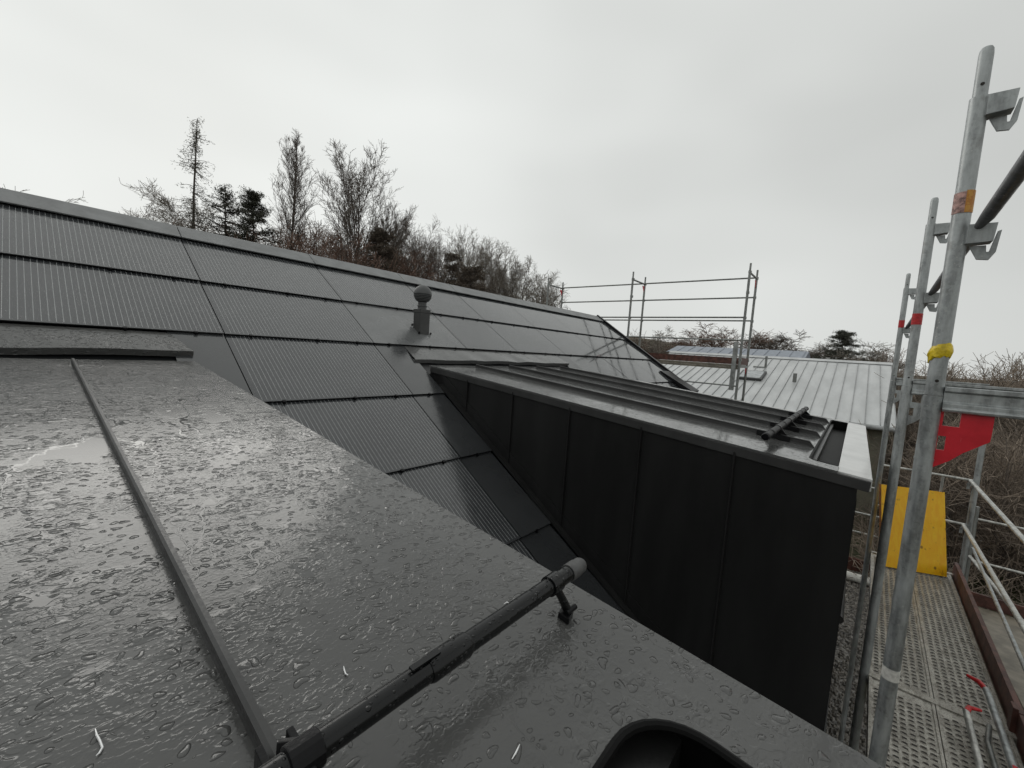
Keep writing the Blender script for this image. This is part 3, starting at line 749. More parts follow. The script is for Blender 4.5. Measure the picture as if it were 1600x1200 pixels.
# guardrails: inner row above the dormers, outer row beside the walkway
def off(x, d, z): return Vector((x, yin(x)-d, z))
for xa, xb in zip(FR[:-1], FR[1:]):
    for d, z_, m in ((.055, .535, 'darkbar'),):
        b = B(); b.tube([off(xa+.02, d-.012, z_-.02), off(xa+.06, d, z_), off(xb-.06, d, z_), off(xb-.02, d-.012, z_-.02)], [.012, .0185, .0185, .012], 14); b.build('guardrail', m, scaf, smooth=True)
    for d, z_ in ((.69, -1.03), (.69, -1.50)):
        b = B(); b.tube([off(xa, d, z_), off(xb, d, z_)], .0165, 12); b.build('guardrail', 'alu', scaf, smooth=True)
    b = B(); b.tube([off(xa, .78, -1.90), off(xb, .78, -1.72)], .013, 10); b.build('guardrail', 'galv', scaf, smooth=True)
for z_ in (-1.03, -1.50):          # end rails
    b = B(); b.tube([off(6.26, .0, z_), off(6.26, .73, z_)], .0135, 10); b.build('end_rail', 'alu', scaf, smooth=True)
b = B(); b.tube([off(6.3, .50, -1.05), off(6.3, .50, -1.28), off(6.3, .48, -1.36), off(6.3, .40, -1.40), off(6.3, .1, -1.40)], .012, 10); b.build('end_rail', 'alu', scaf, smooth=True)
for x in FR:
    b = B(); b.obox(off(x, .36, DZ-.006), dxs, dys, (0, 0, 1), .024, .345, .016); b.build('deck_lock_bar', 'deck', scaf, bevel=.003)
# steel deck planks with raised tread lips
def dimple_mesh(L, W):
    b = B(); rnd_ = random.Random(2)
    nx = int(L/.046); ny = 7
    for i in range(nx):
        for j in range(ny):
            x_ = .06+i*(L-.12)/nx+(.011 if j % 2 else -.011); y_ = -W/2+.040+j*(W-.08)/(ny-1)
            a, c = .0150, .0095
            lo = [(x_-c, y_-a, 0), (x_+c, y_-a, 0), (x_+c*1.3, y_, 0), (x_+c, y_+a, 0), (x_-c, y_+a, 0), (x_-c*1.3, y_, 0)]
            k = .70; hi = [(x_+(p[0]-x_)*k, y_+(p[1]-y_)*k, .0045) for p in lo]
            b.mat(0); b.add(lo+hi, [(m, (m+1) % 6, 6+(m+1) % 6, 6+m) for m in range(6)])
            b.mat(1); b.add(hi, [(0, 1, 2, 3, 4, 5)])
    return b
for xa, xb in zip(FR[:-1], FR[1:]):
    for j in range(2):
        L = xb-xa-.05; W = .315; yc = .018+.162+j*.318
        o = bpy.data.objects.new('deck_plank', None)
        b = B(); c0 = off(xa+.025, yc, DZ); c1 = off(xb-.025, yc, DZ)
        side = dys*(W/2)
        def strip(d0, d1, z0, z1):
            b.hexa([c0+dys*d0+Vector((0, 0, z0)), c1+dys*d0+Vector((0, 0, z0)), c1+dys*d1+Vector((0, 0, z0)), c0+dys*d1+Vector((0, 0, z0)),
                    c0+dys*d0+Vector((0, 0, z1)), c1+dys*d0+Vector((0, 0, z1)), c1+dys*d1+Vector((0, 0, z1)), c0+dys*d1+Vector((0, 0, z1))][::1])
        strip(-W/2+.012, W/2-.012, -.006, 0)
        strip(-W/2, -W/2+.016, -.06, .007); strip(W/2-.016, W/2, -.06, .007)
        pl = b.build('deck_plank', 'deck', scaf, bevel=.002)
        d = dimple_mesh(L, W)
        tr = d.build('tread_lips', ['deck', 'hole'], pl, wo=(0, 0, 0)); tr['kind'] = 'stuff'
        tr.location = c0+Vector((0, 0, .0005))-wloc(pl); tr.rotation_euler = (0, 0, math.atan2(dxs.y, dxs.x))
    b = B(); b.poly([off(xa+.03, .672, DZ-.03), off(xa+.03, .702, DZ-.03), off(xa+.03, .702, DZ+.135), off(xa+.03, .672, DZ+.135)], off(xb+.02, .672, DZ)-off(xa+.03, .672, DZ)); b.build('toe_board', 'brown', scaf, bevel=.003)
    b = B(); c = off(xa+.06, .662, DZ); b.obox(c+Vector((0, 0, .07)), dxs, dys, (0, 0, 1), .035, .012, .085); b.build('toe_board_bracket', 'brown', scaf, bevel=.003)
# loose guardrail tubes with red hooks lying on the walkway
t1 = thing('loose_rail', off(3.1, .48, DZ), 'loose steel rail with red hook end, left one on the walkway', 'rail', 'loose rails on the walkway')
b = B(); b.tube([off(2.55, .46, DZ+.03), off(3.52, .455, DZ+.085), off(3.57, .455, DZ+.09)], .0165, 12); b.build('tube', 'alu', t1, smooth=True)
b = B(); b.tube([off(3.56, .455, DZ+.09), off(3.60, .47, DZ+.10), off(3.62, .52, DZ+.10)], [.0168, .013, .008], 10); b.build('hook', 'redtape', t1, smooth=True)
t2 = thing('loose_rail', off(3.2, .58, DZ), 'loose steel rail with red band, right one beside the toe board', 'rail', 'loose rails on the walkway')
b = B(); b.tube([off(2.5, .60, DZ+.03), off(3.80, .575, DZ+.11), off(3.88, .57, DZ+.112)], .0165, 12); b.build('tube', 'galv', t2, smooth=True)
b = B(); b.tube([off(3.87, .57, DZ+.112), off(3.93, .55, DZ+.113), off(3.96, .50, DZ+.113)], [.0168, .015, .009], 10); b.build('hook', 'redtape', t2, smooth=True)
b = B(); pa, pb = off(3.18, .588, DZ+.0715), off(3.24, .587, DZ+.0752); b.tube([pa, pb], .0175, 12); b.build('red_band', 'redtape', t2, smooth=True)
t3 = thing('loose_rail', off(3.0, .545, DZ), 'thin dull steel rod lying between the two loose rails', 'rail', 'loose rails on the walkway')
b = B(); b.tube([off(2.6, .53, DZ+.02), off(3.45, .53, DZ+.03), off(3.62, .56, DZ+.03)], .012, 10); b.build('tube', 'galvd', t3, smooth=True)
# yellow formwork board leaning at the end of the walkway
yb_ = thing('yellow_board', (6.0, -.66, DZ), 'scratched yellow formwork board standing upright at the end of the walkway', 'board')
A0 = Vector((5.86, -.395, DZ+.01)); A1 = Vector((6.09, -.905, DZ+.01)); U = Vector((.19, .085, .83))
e_ = (A1-A0).normalized(); nn = e_.cross(U).normalized()*.021
b = B(); b.mat(0).add([A0-nn, A1-nn, A1+U-nn, A0+U-nn], [(0, 1, 2, 3)]).add([A0+nn, A1+nn, A1+U+nn, A0+U+nn], [(3, 2, 1, 0)])
b.build('face_sheet', 'yellow', yb_)
b = B()
for p, q in ((A0, A1), (A1, A1+U), (A1+U, A0+U), (A0+U, A0)): b.add([p-nn*.98, q-nn*.98, q+nn*.98, p+nn*.98], [(0, 1, 2, 3)])
b.build('board_edge', 'plyedge', yb_)

# ------------------------------------------------------------------ lower stair landing outside the walkway
st = thing('stair_landing', (5.6, -1.45, GZ), 'lower scaffold landing with grey deck and thin rails beyond the brown toe board', 'scaffold')
LZ = -2.62
for (x, y) in ((4.55, -1.26), (7.15, -1.22), (4.55, -1.98), (7.15, -1.98)):
    b = B(); b.tube([(x, y, GZ), (x, y, LZ+1.15)], .024, 14); b.build('post', 'galvd', st, smooth=True)
for j in range(2):
    b = B(); b.box(4.6, 7.1, -1.30-.33*(j+1), -1.305-.33*j, LZ-.05, LZ); pl = b.build('deck_plank', 'timber' if j == 0 else 'greydeck', st, bevel=.004)
    if j == 1:
        b = B()
        for k in range(7): b.box(4.62, 7.08, -1.95+k*.042, -1.935+k*.042, LZ-.001, LZ+.006)
        b.build('deck_ribs', 'greydeck', pl)
b = B(); b.box(4.6, 7.1, -1.24, -1.215, LZ, LZ+.10); b.build('toe_board', 'timber', st)
b = B(); b.box(7.12, 7.145, -1.98, -1.24, LZ, LZ+.14); b.build('toe_board', 'brown', st)
for z_ in (.5, 1.0):
    b = B(); b.tube([(4.55, -1.98, LZ+z_), (7.15, -1.98, LZ+z_)], .014, 10); b.build('guardrail', 'alu', st, smooth=True)
    b = B(); b.tube([(7.17, -1.98, LZ+z_), (7.17, -1.22, LZ+z_)], .013, 10); b.build('guardrail', 'alu', st, smooth=True)
b = B(); b.tube([(4.6, -1.24, LZ+.72), (7.1, -1.22, LZ+.56)], .016, 10); b.build('guardrail', 'alu', st, smooth=True)
b = B(); b.obox((4.62, -1.24, LZ+.72), (1, 0, 0), (0, 1, 0), (0, 0, 1), .04, .03, .03); b.build('coupler', 'galvd', st, bevel=.006)

# ------------------------------------------------------------------ scaffold at the far gable
gs = thing('scaffold', (10.8, 4.8, GZ), 'tall open scaffold with pipe rails standing behind the far gable end', 'scaffold')
XI, XO = 10.4, 11.2
YS = [2.07, 4.80, 7.53]
for yy in YS:
    for xx in (XI, XO):
        b = B(); b.tube([(xx, yy, GZ), (xx, yy, 2.08)], .027, 12); b.tube([(xx, yy, 2.07), (xx, yy, 2.24)], .021, 12)
        p = b.build('post', 'galvd', gs, smooth=True)
        for z_ in (1.04, 1.60, 2.05, .10):
            q = B(); q.obox((xx+.02, yy, z_), (1, 0, 0), (0, 1, 0), (0, 0, 1), .035, .03, .03); q.build('coupler', 'galvd', p, bevel=.006)
    b = B(); b.tube([(XI, yy, 2.04), (XO, yy, 2.04)], .022, 10); b.build('transom', 'galvd', gs, smooth=True)
    b = B(); b.box(XI, XO, yy-.025, yy+.025, -.08, -.02); b.build('transom', 'galvd', gs)
    for z_ in (-.06, 1.98):
        b = B(); b.poly([(XO-.02, yy-.004, z_), (XO-.16, yy-.004, z_), (XO-.02, yy-.004, z_-.18)], (0, .008, 0)); b.build('gusset_plate', 'red', gs)
for ya, yb2 in zip(YS[:-1], YS[1:]):
    for xx, z_ in ((XO, 2.06), (XO, 1.60), (XO, 1.05), (XI, 1.05), (XO, .58)):
        b = B(); b.tube([(xx, ya, z_), (xx, yb2, z_)], .019, 10); b.build('guardrail', 'galvd', gs, smooth=True)
    b = B(); b.tube([(XI, ya, -.50), (XI, yb2, -.50)], .016, 10); b.build('guardrail', 'galvd', gs, smooth=True)
    for j in range(2):
        b = B(); b.box(XI+.04+j*.37, XI+.39+j*.37, ya+.03, yb2-.03, -.075, -.015); b.build('deck_plank', 'timber', gs, bevel=.004)
    b = B(); b.box(XO-.05, XO-.02, ya+.03, yb2-.03, -.01, .15); b.build('toe_board', 'brown', gs)
    b = B(); b.box(XI+.02, XI+.05, ya+.03, yb2-.03, -.12, -.076); b.build('deck_beam', 'timber', gs)
b = B(); b.box(XI-.02, XI+.05, 2.14, 2.23, -.60, .50); b.build('board_upright', 'greydeck', gs)
b = B(); b.box(XI+.02, XO, 2.05, 2.09, -.01, .15); b.build('toe_board', 'brown', gs)
# pieces on the ground past the house corner
b = B(); b.tube([(11.7, -1.3, GZ+.12), (11.55, 1.0, GZ+.12)], .09, 12)
tag(b.build('white_drain_pipe', 'white', wo=(11.6, 0, GZ), smooth=True), 'white drain pipe lying on gravel past the far dormer corner', 'pipe')
b = B(); b.box(12.3, 12.36, -1.6, 1.6, GZ, GZ+.30)
tag(b.build('brown_board', 'brown', wo=(12.3, 0, GZ), bevel=.004), 'dark brown board on edge behind the white drain pipe', 'board')
lf = thing('low_fence', (13.6, 0, GZ), 'thin pale pipe railing far behind the dormer corner', 'railing')
for z_ in (.55, 1.05, 1.75):
    b = B(); b.tube([(13.6, -2.6, GZ+z_), (13.6, 3.4, GZ+z_)], .022, 8); b.build('rail', 'alu', lf, smooth=True)
for yy in (-2.6, -.1, 2.2):
    b = B(); b.tube([(13.6, yy, GZ), (13.6, yy, GZ+1.8)], .024, 8); b.build('post', 'galvd', lf, smooth=True)

# ------------------------------------------------------------------ neighbour house with pale seamed roof
nh = thing('neighbour_house', (21, 4, GZ), 'neighbouring house with long pale standing seam roof behind the scaffold', 'house')
NX0, NZ0, NX1, NZ1 = 17.0, -1.60, 24.4, .44
NY0, NY1 = -1.05, 8.5
nsl = Vector((NX1-NX0, 0, NZ1-NZ0)).normalized(); nno = Vector((-nsl.z, 0, nsl.x))
b = B(); b.poly([(NX0, NY0, NZ0-.15), (NX1, NY0, NZ1-.15), (2*NX1-NX0, NY0, NZ0-.15), (2*NX1-NX0, NY0, NZ0-.006), (NX1, NY0, NZ1-.006), (NX0, NY0, NZ0-.006)], (0, NY1-NY0, 0))
nr = b.build('roof', 'tin', nh)
ns = 26; L = math.hypot(NX1-NX0, NZ1-NZ0); src = None
for i in range(ns):
    y0, y1 = NY0+(NY1-NY0)*i/ns, NY0+(NY1-NY0)*(i+1)/ns
    p0 = Vector((NX0, 0, NZ0))
    b = B(); b.poly([p0+nno*-.002+Vector((0, y0+.012, 0)), p0+nsl*L-nno*.002+Vector((0, y0+.012, 0)), p0+nsl*L+nno*.004+Vector((0, y0+.012, 0)), p0+nno*.004+Vector((0, y0+.012, 0))], (0, y1-y0-.024, 0))
    b.build('roof_sheet', 'tin', nr)
    b = B(); b.poly([p0+Vector((0, y0-.007, 0)), p0+nsl*L+Vector((0, y0-.007, 0)), p0+nsl*L+nno*.035+Vector((0, y0-.007, 0)), p0+nno*.035+Vector((0, y0-.007, 0))], (0, .014, 0))
    b.build('roof_seam', 'tinseam', nr)
b = B(); b.poly([(NX1-.25, NY0-.03, NZ1-.03), (NX1, NY0-.03, NZ1+.075), (NX1+.25, NY0-.03, NZ1-.03)], (0, NY1-NY0+.06, 0)); b.build('ridge_cap', 'tin', nr)
b = B(); b.tube([(NX0-.06, NY0, NZ0-.07), (NX0-.06, NY1, NZ0-.07)], .075, 10); b.build('gutter', 'tinseam', nh, smooth=True)
b = B(); b.box(NX0+.35, 2*NX1-NX0-.35, NY0+.25, NY1-.25, GZ, NZ0-.12); b.build('wall', 'render', nh)
for yy in (-.4, 1.9, 4.2, 6.4):
    b = B(); b.box(NX0+.325, NX0+.36, yy, yy+.9, -3.6, -2.2); wdw = b.build('window', 'frame', nh)
    b = B(); b.box(NX0+.315, NX0+.33, yy+.07, yy+.83, -3.53, -2.27); b.build('pane', 'winpane', wdw)
def onN(yr, zr):   # point on the roof by its ratios to distance
    x = (NZ0-NX0*(NZ1-NZ0)/(NX1-NX0))/(zr-(NZ1-NZ0)/(NX1-NX0)); return Vector((x, yr*x, zr*x))
sk = B(); pts = [onN(.185, -.018), onN(.152, -.016), onN(.160, -.032), onN(.196, -.032)]
c = sum(pts, Vector())/4
fw = .55
sk.obox(c+nno*.06, (0, 1, 0), nsl, nno, .48, .62, .06); so = sk.build('skylight', 'frame', nr, bevel=.01)
b = B(); b.obox(c+nno*.122, (0, 1, 0), nsl, nno, .40, .54, .006); b.build('pane', 'pane', so)
p = onN(.097, -.028); b = B(); b.tube([p-Vector((0, 0, .05)), p+Vector((0, 0, .36))], .07, 12); b.build('vent', 'galvd', nr, smooth=True)
p = onN(.150, -.004); b = B(); b.tube([p-Vector((0, 0, .05)), p+Vector((0, 0, .55))], .05, 12); b.tube([p+Vector((0, 0, .02)), p+Vector((0, .5, .02))], .04, 8); b.build('vent', 'galvd', nr, smooth=True)

# a lower roof farther away behind its ridge
fh = thing('distant_house', (42, 9, GZ), 'distant house with blue grey roof peeking over the pale ridge', 'house')
b = B(); b.poly([(40, 3.4, .75), (43, 3.4, 1.45), (46, 3.4, .75)], (0, 11.0, 0)); fr = b.build('roof', 'blueroof', fh)
b = B(); b.box(40.4, 45.6, 3.8, 14.0, GZ, .74); b.build('wall', 'wall', fh)
for i in range(12):
    b = B(); y0 = 3.6+i*.9; b.poly([(40.02, y0, .765), (42.9, y0, 1.44), (42.9, y0, 1.47), (40.02, y0, .795)], (0, .82, 0)); b.build('roof_panel', 'blueroof', fr)

# ------------------------------------------------------------------ vegetation
def rvec(rn): return Vector((rn.gauss(0, 1), rn.gauss(0, 1), rn.gauss(0, 1)))
UPV = Vector((0, 0, 1))
def grow(segs, rn, p, d, L, r, depth, P):
    n = max(2, min(P['maxseg'], int(L/P['seg'])+1)) if depth else P['n0']
    step = L/n; mx_ = P['depth']
    for i in range(n):
        d = (d+rvec(rn)*P['jit'][depth]+UPV*P['trop'][depth]).normalized()
        q = p+d*step
        ra = max(P['rmin'], r*(1-.78*i/n)); rb = max(P['rmin'], r*(1-.78*(i+1)/n))
        segs.append((p, q, ra, rb, depth))
        t = (i+1)/n
        if depth < mx_ and t >= P['start'][depth]:
            k = P['kids'][depth]; k = int(k)+(1 if rn.random() < k-int(k) else 0)
            for _ in range(k):
                side = d.cross(rvec(rn)).normalized(); a = R(P['ang'][depth]+rn.gauss(0, 8))
                cdv = (d*math.cos(a)+side*math.sin(a)).normalized()
                f = P['prof'](t) if depth == 0 else (1-.55*t)
                grow(segs, rn, p+(q-p)*rn.random(), cdv, max(.25, L*P['ratio'][depth]*f*rn.uniform(.7, 1.15)), rb*P['rr'][depth], depth+1, P)
        p = q
def seg_mesh(segs):
    b = B()
    for p, q, ra, rb, dp in segs:
        d = q-p
        if d.length < 1e-5: continue
        d.normalize(); a = d.orthogonal().normalized(); c = d.cross(a); k = 3 if dp else 6
        vs = []
        for o, r in ((p, ra), (q, rb)):
            for i in range(k):
                t = 2*math.pi*i/k; vs.append(o+(a*math.cos(t)+c*math.sin(t))*r)
        b.add(vs, [(i, (i+1) % k, k+(i+1) % k, k+i) for i in range(k)])
    return b
def styles(kind, H):
    if kind == 'poplar': return dict(n0=12, maxseg=6, seg=H*.045, depth=3, jit=(.007, .022, .03, .045), trop=(.02, .15, .13, .10), start=(.16, .2, .3), kids=(11, 2.2, 1.5), ang=(26, 26, 30),
                                     prof=lambda t: max(.12, math.sin(math.pi*min(1, t*.92+.06))**.8), ratio=(.27, .42, .5), rr=(.34, .5, .6), rmin=H*.00055)
    if kind == 'vase': return dict(n0=7, maxseg=7, seg=H*.05, depth=4, jit=(.02, .03, .04, .06, .08), trop=(.02, .12, .10, .07, .05), start=(.22, .25, .3, .4), kids=(5.4, 3.0, 1.9, 1.1), ang=(27, 27, 32, 36),
                                   prof=lambda t: 1.05-.35*t, ratio=(.66, .50, .48, .5), rr=(.56, .5, .55, .6), rmin=H*.00062)
    if kind == 'round': return dict(n0=5, maxseg=6, seg=H*.06, depth=4, jit=(.05, .08, .10, .13, .15), trop=(.02, .05, .05, .03, .02), start=(.4, .25, .3, .4), kids=(5.2, 2.8, 1.9, 1.1), ang=(44, 38, 40, 42),
                                    prof=lambda t: 1.0-.2*t, ratio=(.62, .50, .50, .5), rr=(.62, .55, .6, .65), rmin=H*.0012)
    if kind == 'shrub': return dict(n0=3, maxseg=5, seg=H*.10, depth=3, jit=(.10, .09, .11, .14), trop=(.0, .06, .05, .03), start=(.1, .2, .3), kids=(6, 2.6, 1.6), ang=(36, 34, 40),
                                    prof=lambda t: 1.0, ratio=(.85, .5, .5), rr=(.7, .6, .65), rmin=H*.0017)
def bare_tree(kind, px, py, dist, label, mats=('bark', 'barkpale'), seed=1, name='bare_tree', lean=(0, 0), group=None, thick=.016, dense=1.0, spread=1.0):
    d = ray_d(px, py); hl = math.hypot(d.x, d.y); x, y, zt_ = d.x/hl*dist, d.y/hl*dist, d.z/hl*dist
    z0 = gh(x, y)-.1; H = zt_-z0; rn = random.Random(seed)
    P = styles(kind, H); P['rmin'] *= dense; segs = []
    dirv = Vector((lean[0], lean[1], 1)).normalized()
    base = Vector((x-lean[0]*H, y-lean[1]*H, z0))
    L0 = {'poplar': 1.0, 'vase': .52, 'round': .42, 'shrub': .30}[kind]
    grow(segs, rn, Vector((0, 0, 0)), dirv, H*L0, H*thick, 0, P)
    top = max(s[1].z for s in segs); k = H/top      # fit to the measured height
    kv = Vector((k*spread, k*spread, k)); segs = [(p*kv, q*kv, a, c, e) for p, q, a, c, e in segs]
    t = thing(name, base, label, 'tree' if kind != 'shrub' else 'shrub', group)
    seg_shift = [(p+base, q+base, a, c, e) for p, q, a, c, e in segs]
    tr = seg_mesh([s for s in seg_shift if s[4] <= 1]).build('trunk', mats[0], t); 
    seg_mesh([s for s in seg_shift if s[4] > 1]).build('crown', mats[1], t)
    return t
def needles(b, rn, c, rad, n, size, flat=.6):
    for _ in range(n):
        v = rvec(rn).normalized()*rad*rn.random()**.4; v.z *= flat
        p = c+v; e = rvec(rn).normalized(); g = e.cross(rvec(rn)).normalized()
        s = size*rn.uniform(.6, 1.3)
        b.add([p-e*s, p+e*s, p+g*s*.35], [(0, 1, 2)])
def conifer(kind, px, py, dist, label, seed=1, lean=(0, 0), width=.22, name='pine_tree', leaf='needle', dens=1.0, low=.3):
    d = ray_d(px, py); hl = math.hypot(d.x, d.y); x, y, zt_ = d.x/hl*dist, d.y/hl*dist, d.z/hl*dist
    z0 = gh(x, y)-.1; H = zt_-z0; rn = random.Random(seed)
    ax = Vector((lean[0], lean[1], 1)); base = Vector((x-lean[0]*H, y-lean[1]*H, z0))
    t = thing(name, base, label, 'tree')
    segs = []; b = B(); p = base; n = 10
    for i in range(n): q = base+ax*H*(i+1)/n+rvec(rn)*.02; segs.append((p, q, H*.009*(1-.9*i/n)+.01, H*.009*(1-.9*(i+1)/n)+.01, 0)); p = q
    if kind == 'larch':
        for i in range(int(130*dens)):
            tt = 1-(1-low)*rn.random()**.85; Lb = H*width*(.10+.95*(1-tt)**.8)*rn.uniform(.35, 1.15); a = rn.uniform(0, 6.28)
            o = base+ax*H*tt; dv = Vector((math.cos(a), math.sin(a), rn.uniform(-.25, .15)))
            p = o
            for j in range(4):
                q = p+dv*Lb/4; segs.append((p, q, .022*(1-j*.2), .018*(1-j*.2), 1)); dv = (dv+Vector((0, 0, .05 if j > 1 else -.12))+rvec(rn)*.1).normalized()
                needles(b, rn, (p+q)/2-Vector((0, 0, .12)), .26, 6, .10, 1.3); p = q
    else:
        for i in range(int(80*dens)):
            tt = low+(1-low)*rn.random(); Lb = H*width*(.12+1.0*(1-tt)**.7)*rn.uniform(.45, 1.3); a = rn.uniform(0, 6.28)
            o = base+ax*H*tt; dv = Vector((math.cos(a), math.sin(a), rn.uniform(-.25, .35))); p = o
            for j in range(3):
                q = p+dv*Lb/3; segs.append((p, q, .05-.012*j, .04-.012*j, 1)); dv = (dv+Vector((0, 0, .08))+rvec(rn)*.18).normalized()
                if j > 0 or tt > .8: needles(b, rn, q, H*.036*rn.uniform(.6, 1.4), int(30*dens), H*.011, .6)
                p = q
    seg_mesh(segs).build('trunk', 'bark2', t); b.build('crown', leaf, t)
    return t

# trees on the slope behind the ridge, left to right
conifer('larch', 308, 186, 34, 'thin leaning larch, tallest of the left trees above the ridge', 11, (.030, -.012), .25, 'larch_tree', 'larch', 1.0, .12)
bare_tree('round', 252, 318, 36, 'low bare tree left of the leaning larch', ('bark', 'barkpale'), 21)
bare_tree('round', 318, 300, 42, 'pale bare tree between the larch and the dark pines', ('bark', 'barkpale'), 27)
conifer('pine', 352, 292, 32, 'dark pine right of the larch with layered boughs', 12, (0, 0), .30, 'pine_tree', 'needle', 1.0, .35)
conifer('pine', 397, 302, 31, 'dense dark pine directly left of the narrow poplar', 13, (0, 0), .30, 'pine_tree', 'needle', 1.9, .2)
bare_tree('poplar', 457, 193, 36, 'tall narrow bare poplar left of the wide bare tree', ('bark2', 'bark'), 31, 'poplar_tree', thick=.009, spread=1.2)
bare_tree('vase', 566, 208, 33, 'tall wide bare tree with many upright limbs above the ridge', ('bark2', 'bark'), 45, thick=.010, spread=1.1)
bare_tree('vase', 612, 300, 35, 'bare tree with limbs spreading right beside the tall wide one', ('bark2', 'bark'), 52, lean=(.03, -.06), thick=.012)
bare_tree('round', 500, 330, 40, 'reddish bare tree between poplar and wide tree', ('bark', 'barkred'), 53)
bare_tree('round', 545, 355, 30, 'low reddish brush tree under the wide bare tree', ('bark', 'barkred'), 54)
bare_tree('shrub', 470, 352, 28, 'low reddish shrub at the ridge under the poplar', ('bark', 'barkred'), 55, 'bare_shrub')
bare_tree('shrub', 515, 366, 27, 'low reddish shrub at the ridge left of the brown conifer', ('bark', 'barkred'), 56, 'bare_shrub')
bare_tree('shrub', 435, 345, 30, 'low brown shrub behind the dense pine', ('bark', 'barkred'), 57, 'bare_shrub')
conifer('pine', 596, 362, 29, 'rounded brown conifer below the wide bare tree', 14, (0, 0), .32, 'pine_tree', 'needleb', 1.9, .3)
bare_tree('vase', 660, 342, 36, 'bare fan shaped tree behind the roof vent', ('bark', 'bark'), 61, spread=1.25)
bare_tree('round', 640, 372, 34, 'low bare bush tree just left of the roof vent', ('bark', 'barkred'), 66)
bare_tree('vase', 726, 348, 38, 'bare pale tree right of the roof vent', ('bark', 'barkpale'), 62, spread=1.25)
conifer('pine', 708, 398, 30, 'small dark pine above the ridge right of the vent', 15, (0, 0), .30, 'pine_tree', 'needleb', 1.5, .3)
conifer('pine', 738, 418, 28, 'lowest dark pine on the ridge right of the vent', 16, (0, 0), .34, 'pine_tree', 'needleb', 1.5, .3)
bare_tree('vase', 780, 368, 40, 'bare pale tree halfway between vent and far scaffold', ('bark', 'barkpale'), 63, spread=1.25)
bare_tree('round', 832, 396, 40, 'bare pale tree next to the far scaffold', ('bark', 'barkpale'), 64)
bare_tree('round', 868, 432, 44, 'low pale tree showing through the far scaffold end', ('bark', 'barkpale'), 67)
bare_tree('vase', 690, 360, 42, 'bare fan shaped tree directly over the roof vent', ('bark', 'bark'), 161, spread=1.25)
bare_tree('vase', 752, 372, 44, 'slender bare tree behind the lowest dark pine', ('bark', 'barkpale'), 162, spread=1.25)
bare_tree('vase', 806, 392, 45, 'pale bare tree second from the far scaffold', ('bark', 'barkpale'), 163, spread=1.25)
bare_tree('vase', 850, 415, 46, 'slight bare tree just left of the far scaffold post', ('bark', 'barkpale'), 164, spread=1.25)
bare_tree('vase', 625, 340, 44, 'bare tree rising behind the rounded brown conifer', ('bark', 'bark'), 165, spread=1.25)
bare_tree('shrub', 25, 283, 40, 'bare twig tops at the far left over the ridge', ('bark', 'barkpale'), 65, 'bare_shrub')
segs = []; rn = random.Random(91)
for _ in range(3400):
    px = 225+rn.random()**.8*680; d = ray_d(px, 480); hl = math.hypot(d.x, d.y); ds = rn.uniform(24, 40)
    x, y = d.x/hl*ds, d.y/hl*ds; p = Vector((x, y, gh(x, y))); dv = (UPV+rvec(rn)*.25).normalized(); L = rn.uniform(2.4, 6.0)*(1.2 if 430 < px < 660 else .9)
    for j in range(5):
        q = p+dv*L/5; segs.append((p, q, .034-.006*j, .028-.005*j, 1)); p = q; dv = (dv+rvec(rn)*.16).normalized()
        for _k in range(2):
            e = (dv+rvec(rn)*.55).normalized(); m_ = p+e*L*.10; segs.append((p, m_, .014, .012, 1)); segs.append((m_, m_+(e+rvec(rn)*.4).normalized()*L*.08, .012, .010, 1))
tag(seg_mesh(segs).build('far_brushwood', 'barkred'), 'mass of reddish brown brushwood filling the slope behind the ridge', 'brushwood', kind='stuff')
# beyond the neighbour's roof
bare_tree('round', 1043, 508, 60, 'small bare tree seen through the far scaffold rails', ('bark', 'barkpale'), 71, dense=1.7, spread=1.75)
bare_tree('round', 1085, 512, 62, 'reddish bare tree left of the rounded brown one', ('bark', 'barkred'), 72, dense=1.7, spread=1.75)
bare_tree('round', 1125, 503, 60, 'rounded dense brown bare tree behind the far scaffold', ('bark2', 'barkred'), 73, dense=1.7, spread=1.75)
bare_tree('round', 1160, 512, 63, 'brown bare tree behind the right end of the far scaffold', ('bark2', 'barkred'), 79, dense=1.7, spread=1.75)
bare_tree('round', 1207, 511, 60, 'wide bare tree above the pale roof ridge', ('bark2', 'bark'), 74, dense=1.7, spread=1.75)
bare_tree('round', 1245, 520, 58, 'bare tree left of the lone pine over the pale roof', ('bark2', 'bark'), 75, dense=1.7, spread=1.75)
bare_tree('round', 1280, 530, 60, 'low bare tree beside the lone pine', ('bark', 'barkpale'), 76, dense=1.7, spread=1.75)
conifer('pine', 1320, 517, 52, 'lone broad pine above the pale roof ridge', 17, (0, 0), .36, 'pine_tree', 'needle', 1.8, .45)
bare_tree('round', 1358, 533, 56, 'pale bare tree between lone pine and scaffold posts', ('bark', 'barkpale'), 77, dense=1.7, spread=1.75)
bare_tree('round', 1375, 548, 50, 'low pale bare tree directly behind the scaffold posts', ('bark', 'barkpale'), 78, dense=1.7, spread=1.75)
segs = []; rn = random.Random(93)
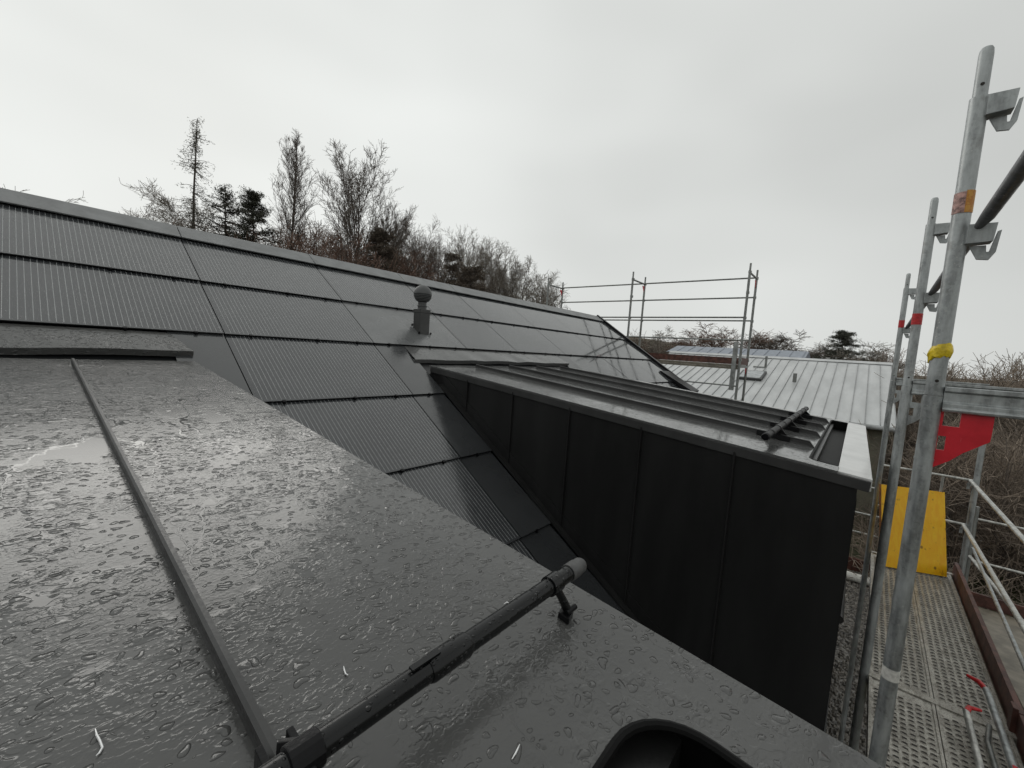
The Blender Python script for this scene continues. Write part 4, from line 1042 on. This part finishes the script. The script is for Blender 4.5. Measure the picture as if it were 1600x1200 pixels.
for _ in range(1500):
    px = rn.uniform(985, 1400); d = ray_d(px, 560); hl = math.hypot(d.x, d.y); ds = rn.uniform(52, 72)
    x, y = d.x/hl*ds, d.y/hl*ds; p = Vector((x, y, gh(x, y))); dv = (UPV+rvec(rn)*.2).normalized()
    L = rn.uniform(.5, 1.0)*(2.6+1.2*math.sin(px*.031)**2)+.8
    for j in range(4):
        q = p+dv*L/4; segs.append((p, q, .05-.008*j, .042-.008*j, 1)); p = q; dv = (dv+rvec(rn)*.16).normalized()
        for _k in range(2):
            e = (dv+rvec(rn)*.55).normalized(); m_ = p+e*L*.12; segs.append((p, m_, .024, .022, 1)); segs.append((m_, m_+(e+rvec(rn)*.4).normalized()*L*.10, .022, .018, 1))
tag(seg_mesh(segs).build('distant_brushwood', 'barkred'), 'distant brown brushwood showing over the pale roof ridge', 'brushwood', kind='stuff')
# thicket on the bank at the right
rn = random.Random(77)
k = 0
for i in range(16):
    px = 1425+i*14+rn.uniform(-6, 6); dist = rn.uniform(19, 27)
    bare_tree('shrub', px, (572-(i*1.6))+rn.uniform(-14, 14), dist, 'bare shrub in the dense thicket on the bank behind the scaffold', ('bark', 'thicket'), 200+i, 'bare_shrub', group='thicket shrubs on the bank')
for i in range(12):
    px = 1425+i*20+rn.uniform(-6, 6); dist = rn.uniform(13, 16)
    bare_tree('shrub', px, 650+rn.uniform(-20, 20), dist, 'bare shrub low in the thicket on the bank behind the scaffold', ('bark', 'thicket'), 240+i, 'bare_shrub', group='low thicket shrubs on the bank')
segs = []
for _ in range(5200):
    x = rn.uniform(11.5, 30); y = -.6-rn.random()**1.2*11*(x/24)
    if NX0-.6 < x and y > -1.6: continue
    p = Vector((x, y, gh(x, y)-.05)); d = (UPV+rvec(rn)*.5).normalized(); L = rn.uniform(.4, 1.5)
    for j in range(3):
        q = p+d*L/3; segs.append((p, q, .011-.002*j, .010-.002*j, 1)); p = q; d = (d+rvec(rn)*.35).normalized()
        if rn.random() < .6:
            e = (d+rvec(rn)*.6).normalized(); segs.append((p, p+e*L*.3, .007, .005, 1))
tag(seg_mesh(segs).build('undergrowth', 'thicket'), 'tangled brown brushwood covering the bank at the right', 'brushwood', kind='stuff')
b = B()
for _ in range(9000):
    x = rn.uniform(11.0, 24); y = -1.2-rn.random()*8*(x/20)
    z = gh(x, y); a = rn.uniform(0, 6.28); h = rn.uniform(.12, .38); wv = .012
    dv = Vector((math.cos(a), math.sin(a), 0)); tip = Vector((x, y, z+h))+dv*h*.5
    s_ = Vector((-dv.y, dv.x, 0))*wv
    b.add([Vector((x, y, z))-s_, Vector((x, y, z))+s_, tip], [(0, 1, 2)])
tag(b.build('rough_grass', 'grassy'), 'rough green grass at the foot of the bank', 'grass', kind='stuff')
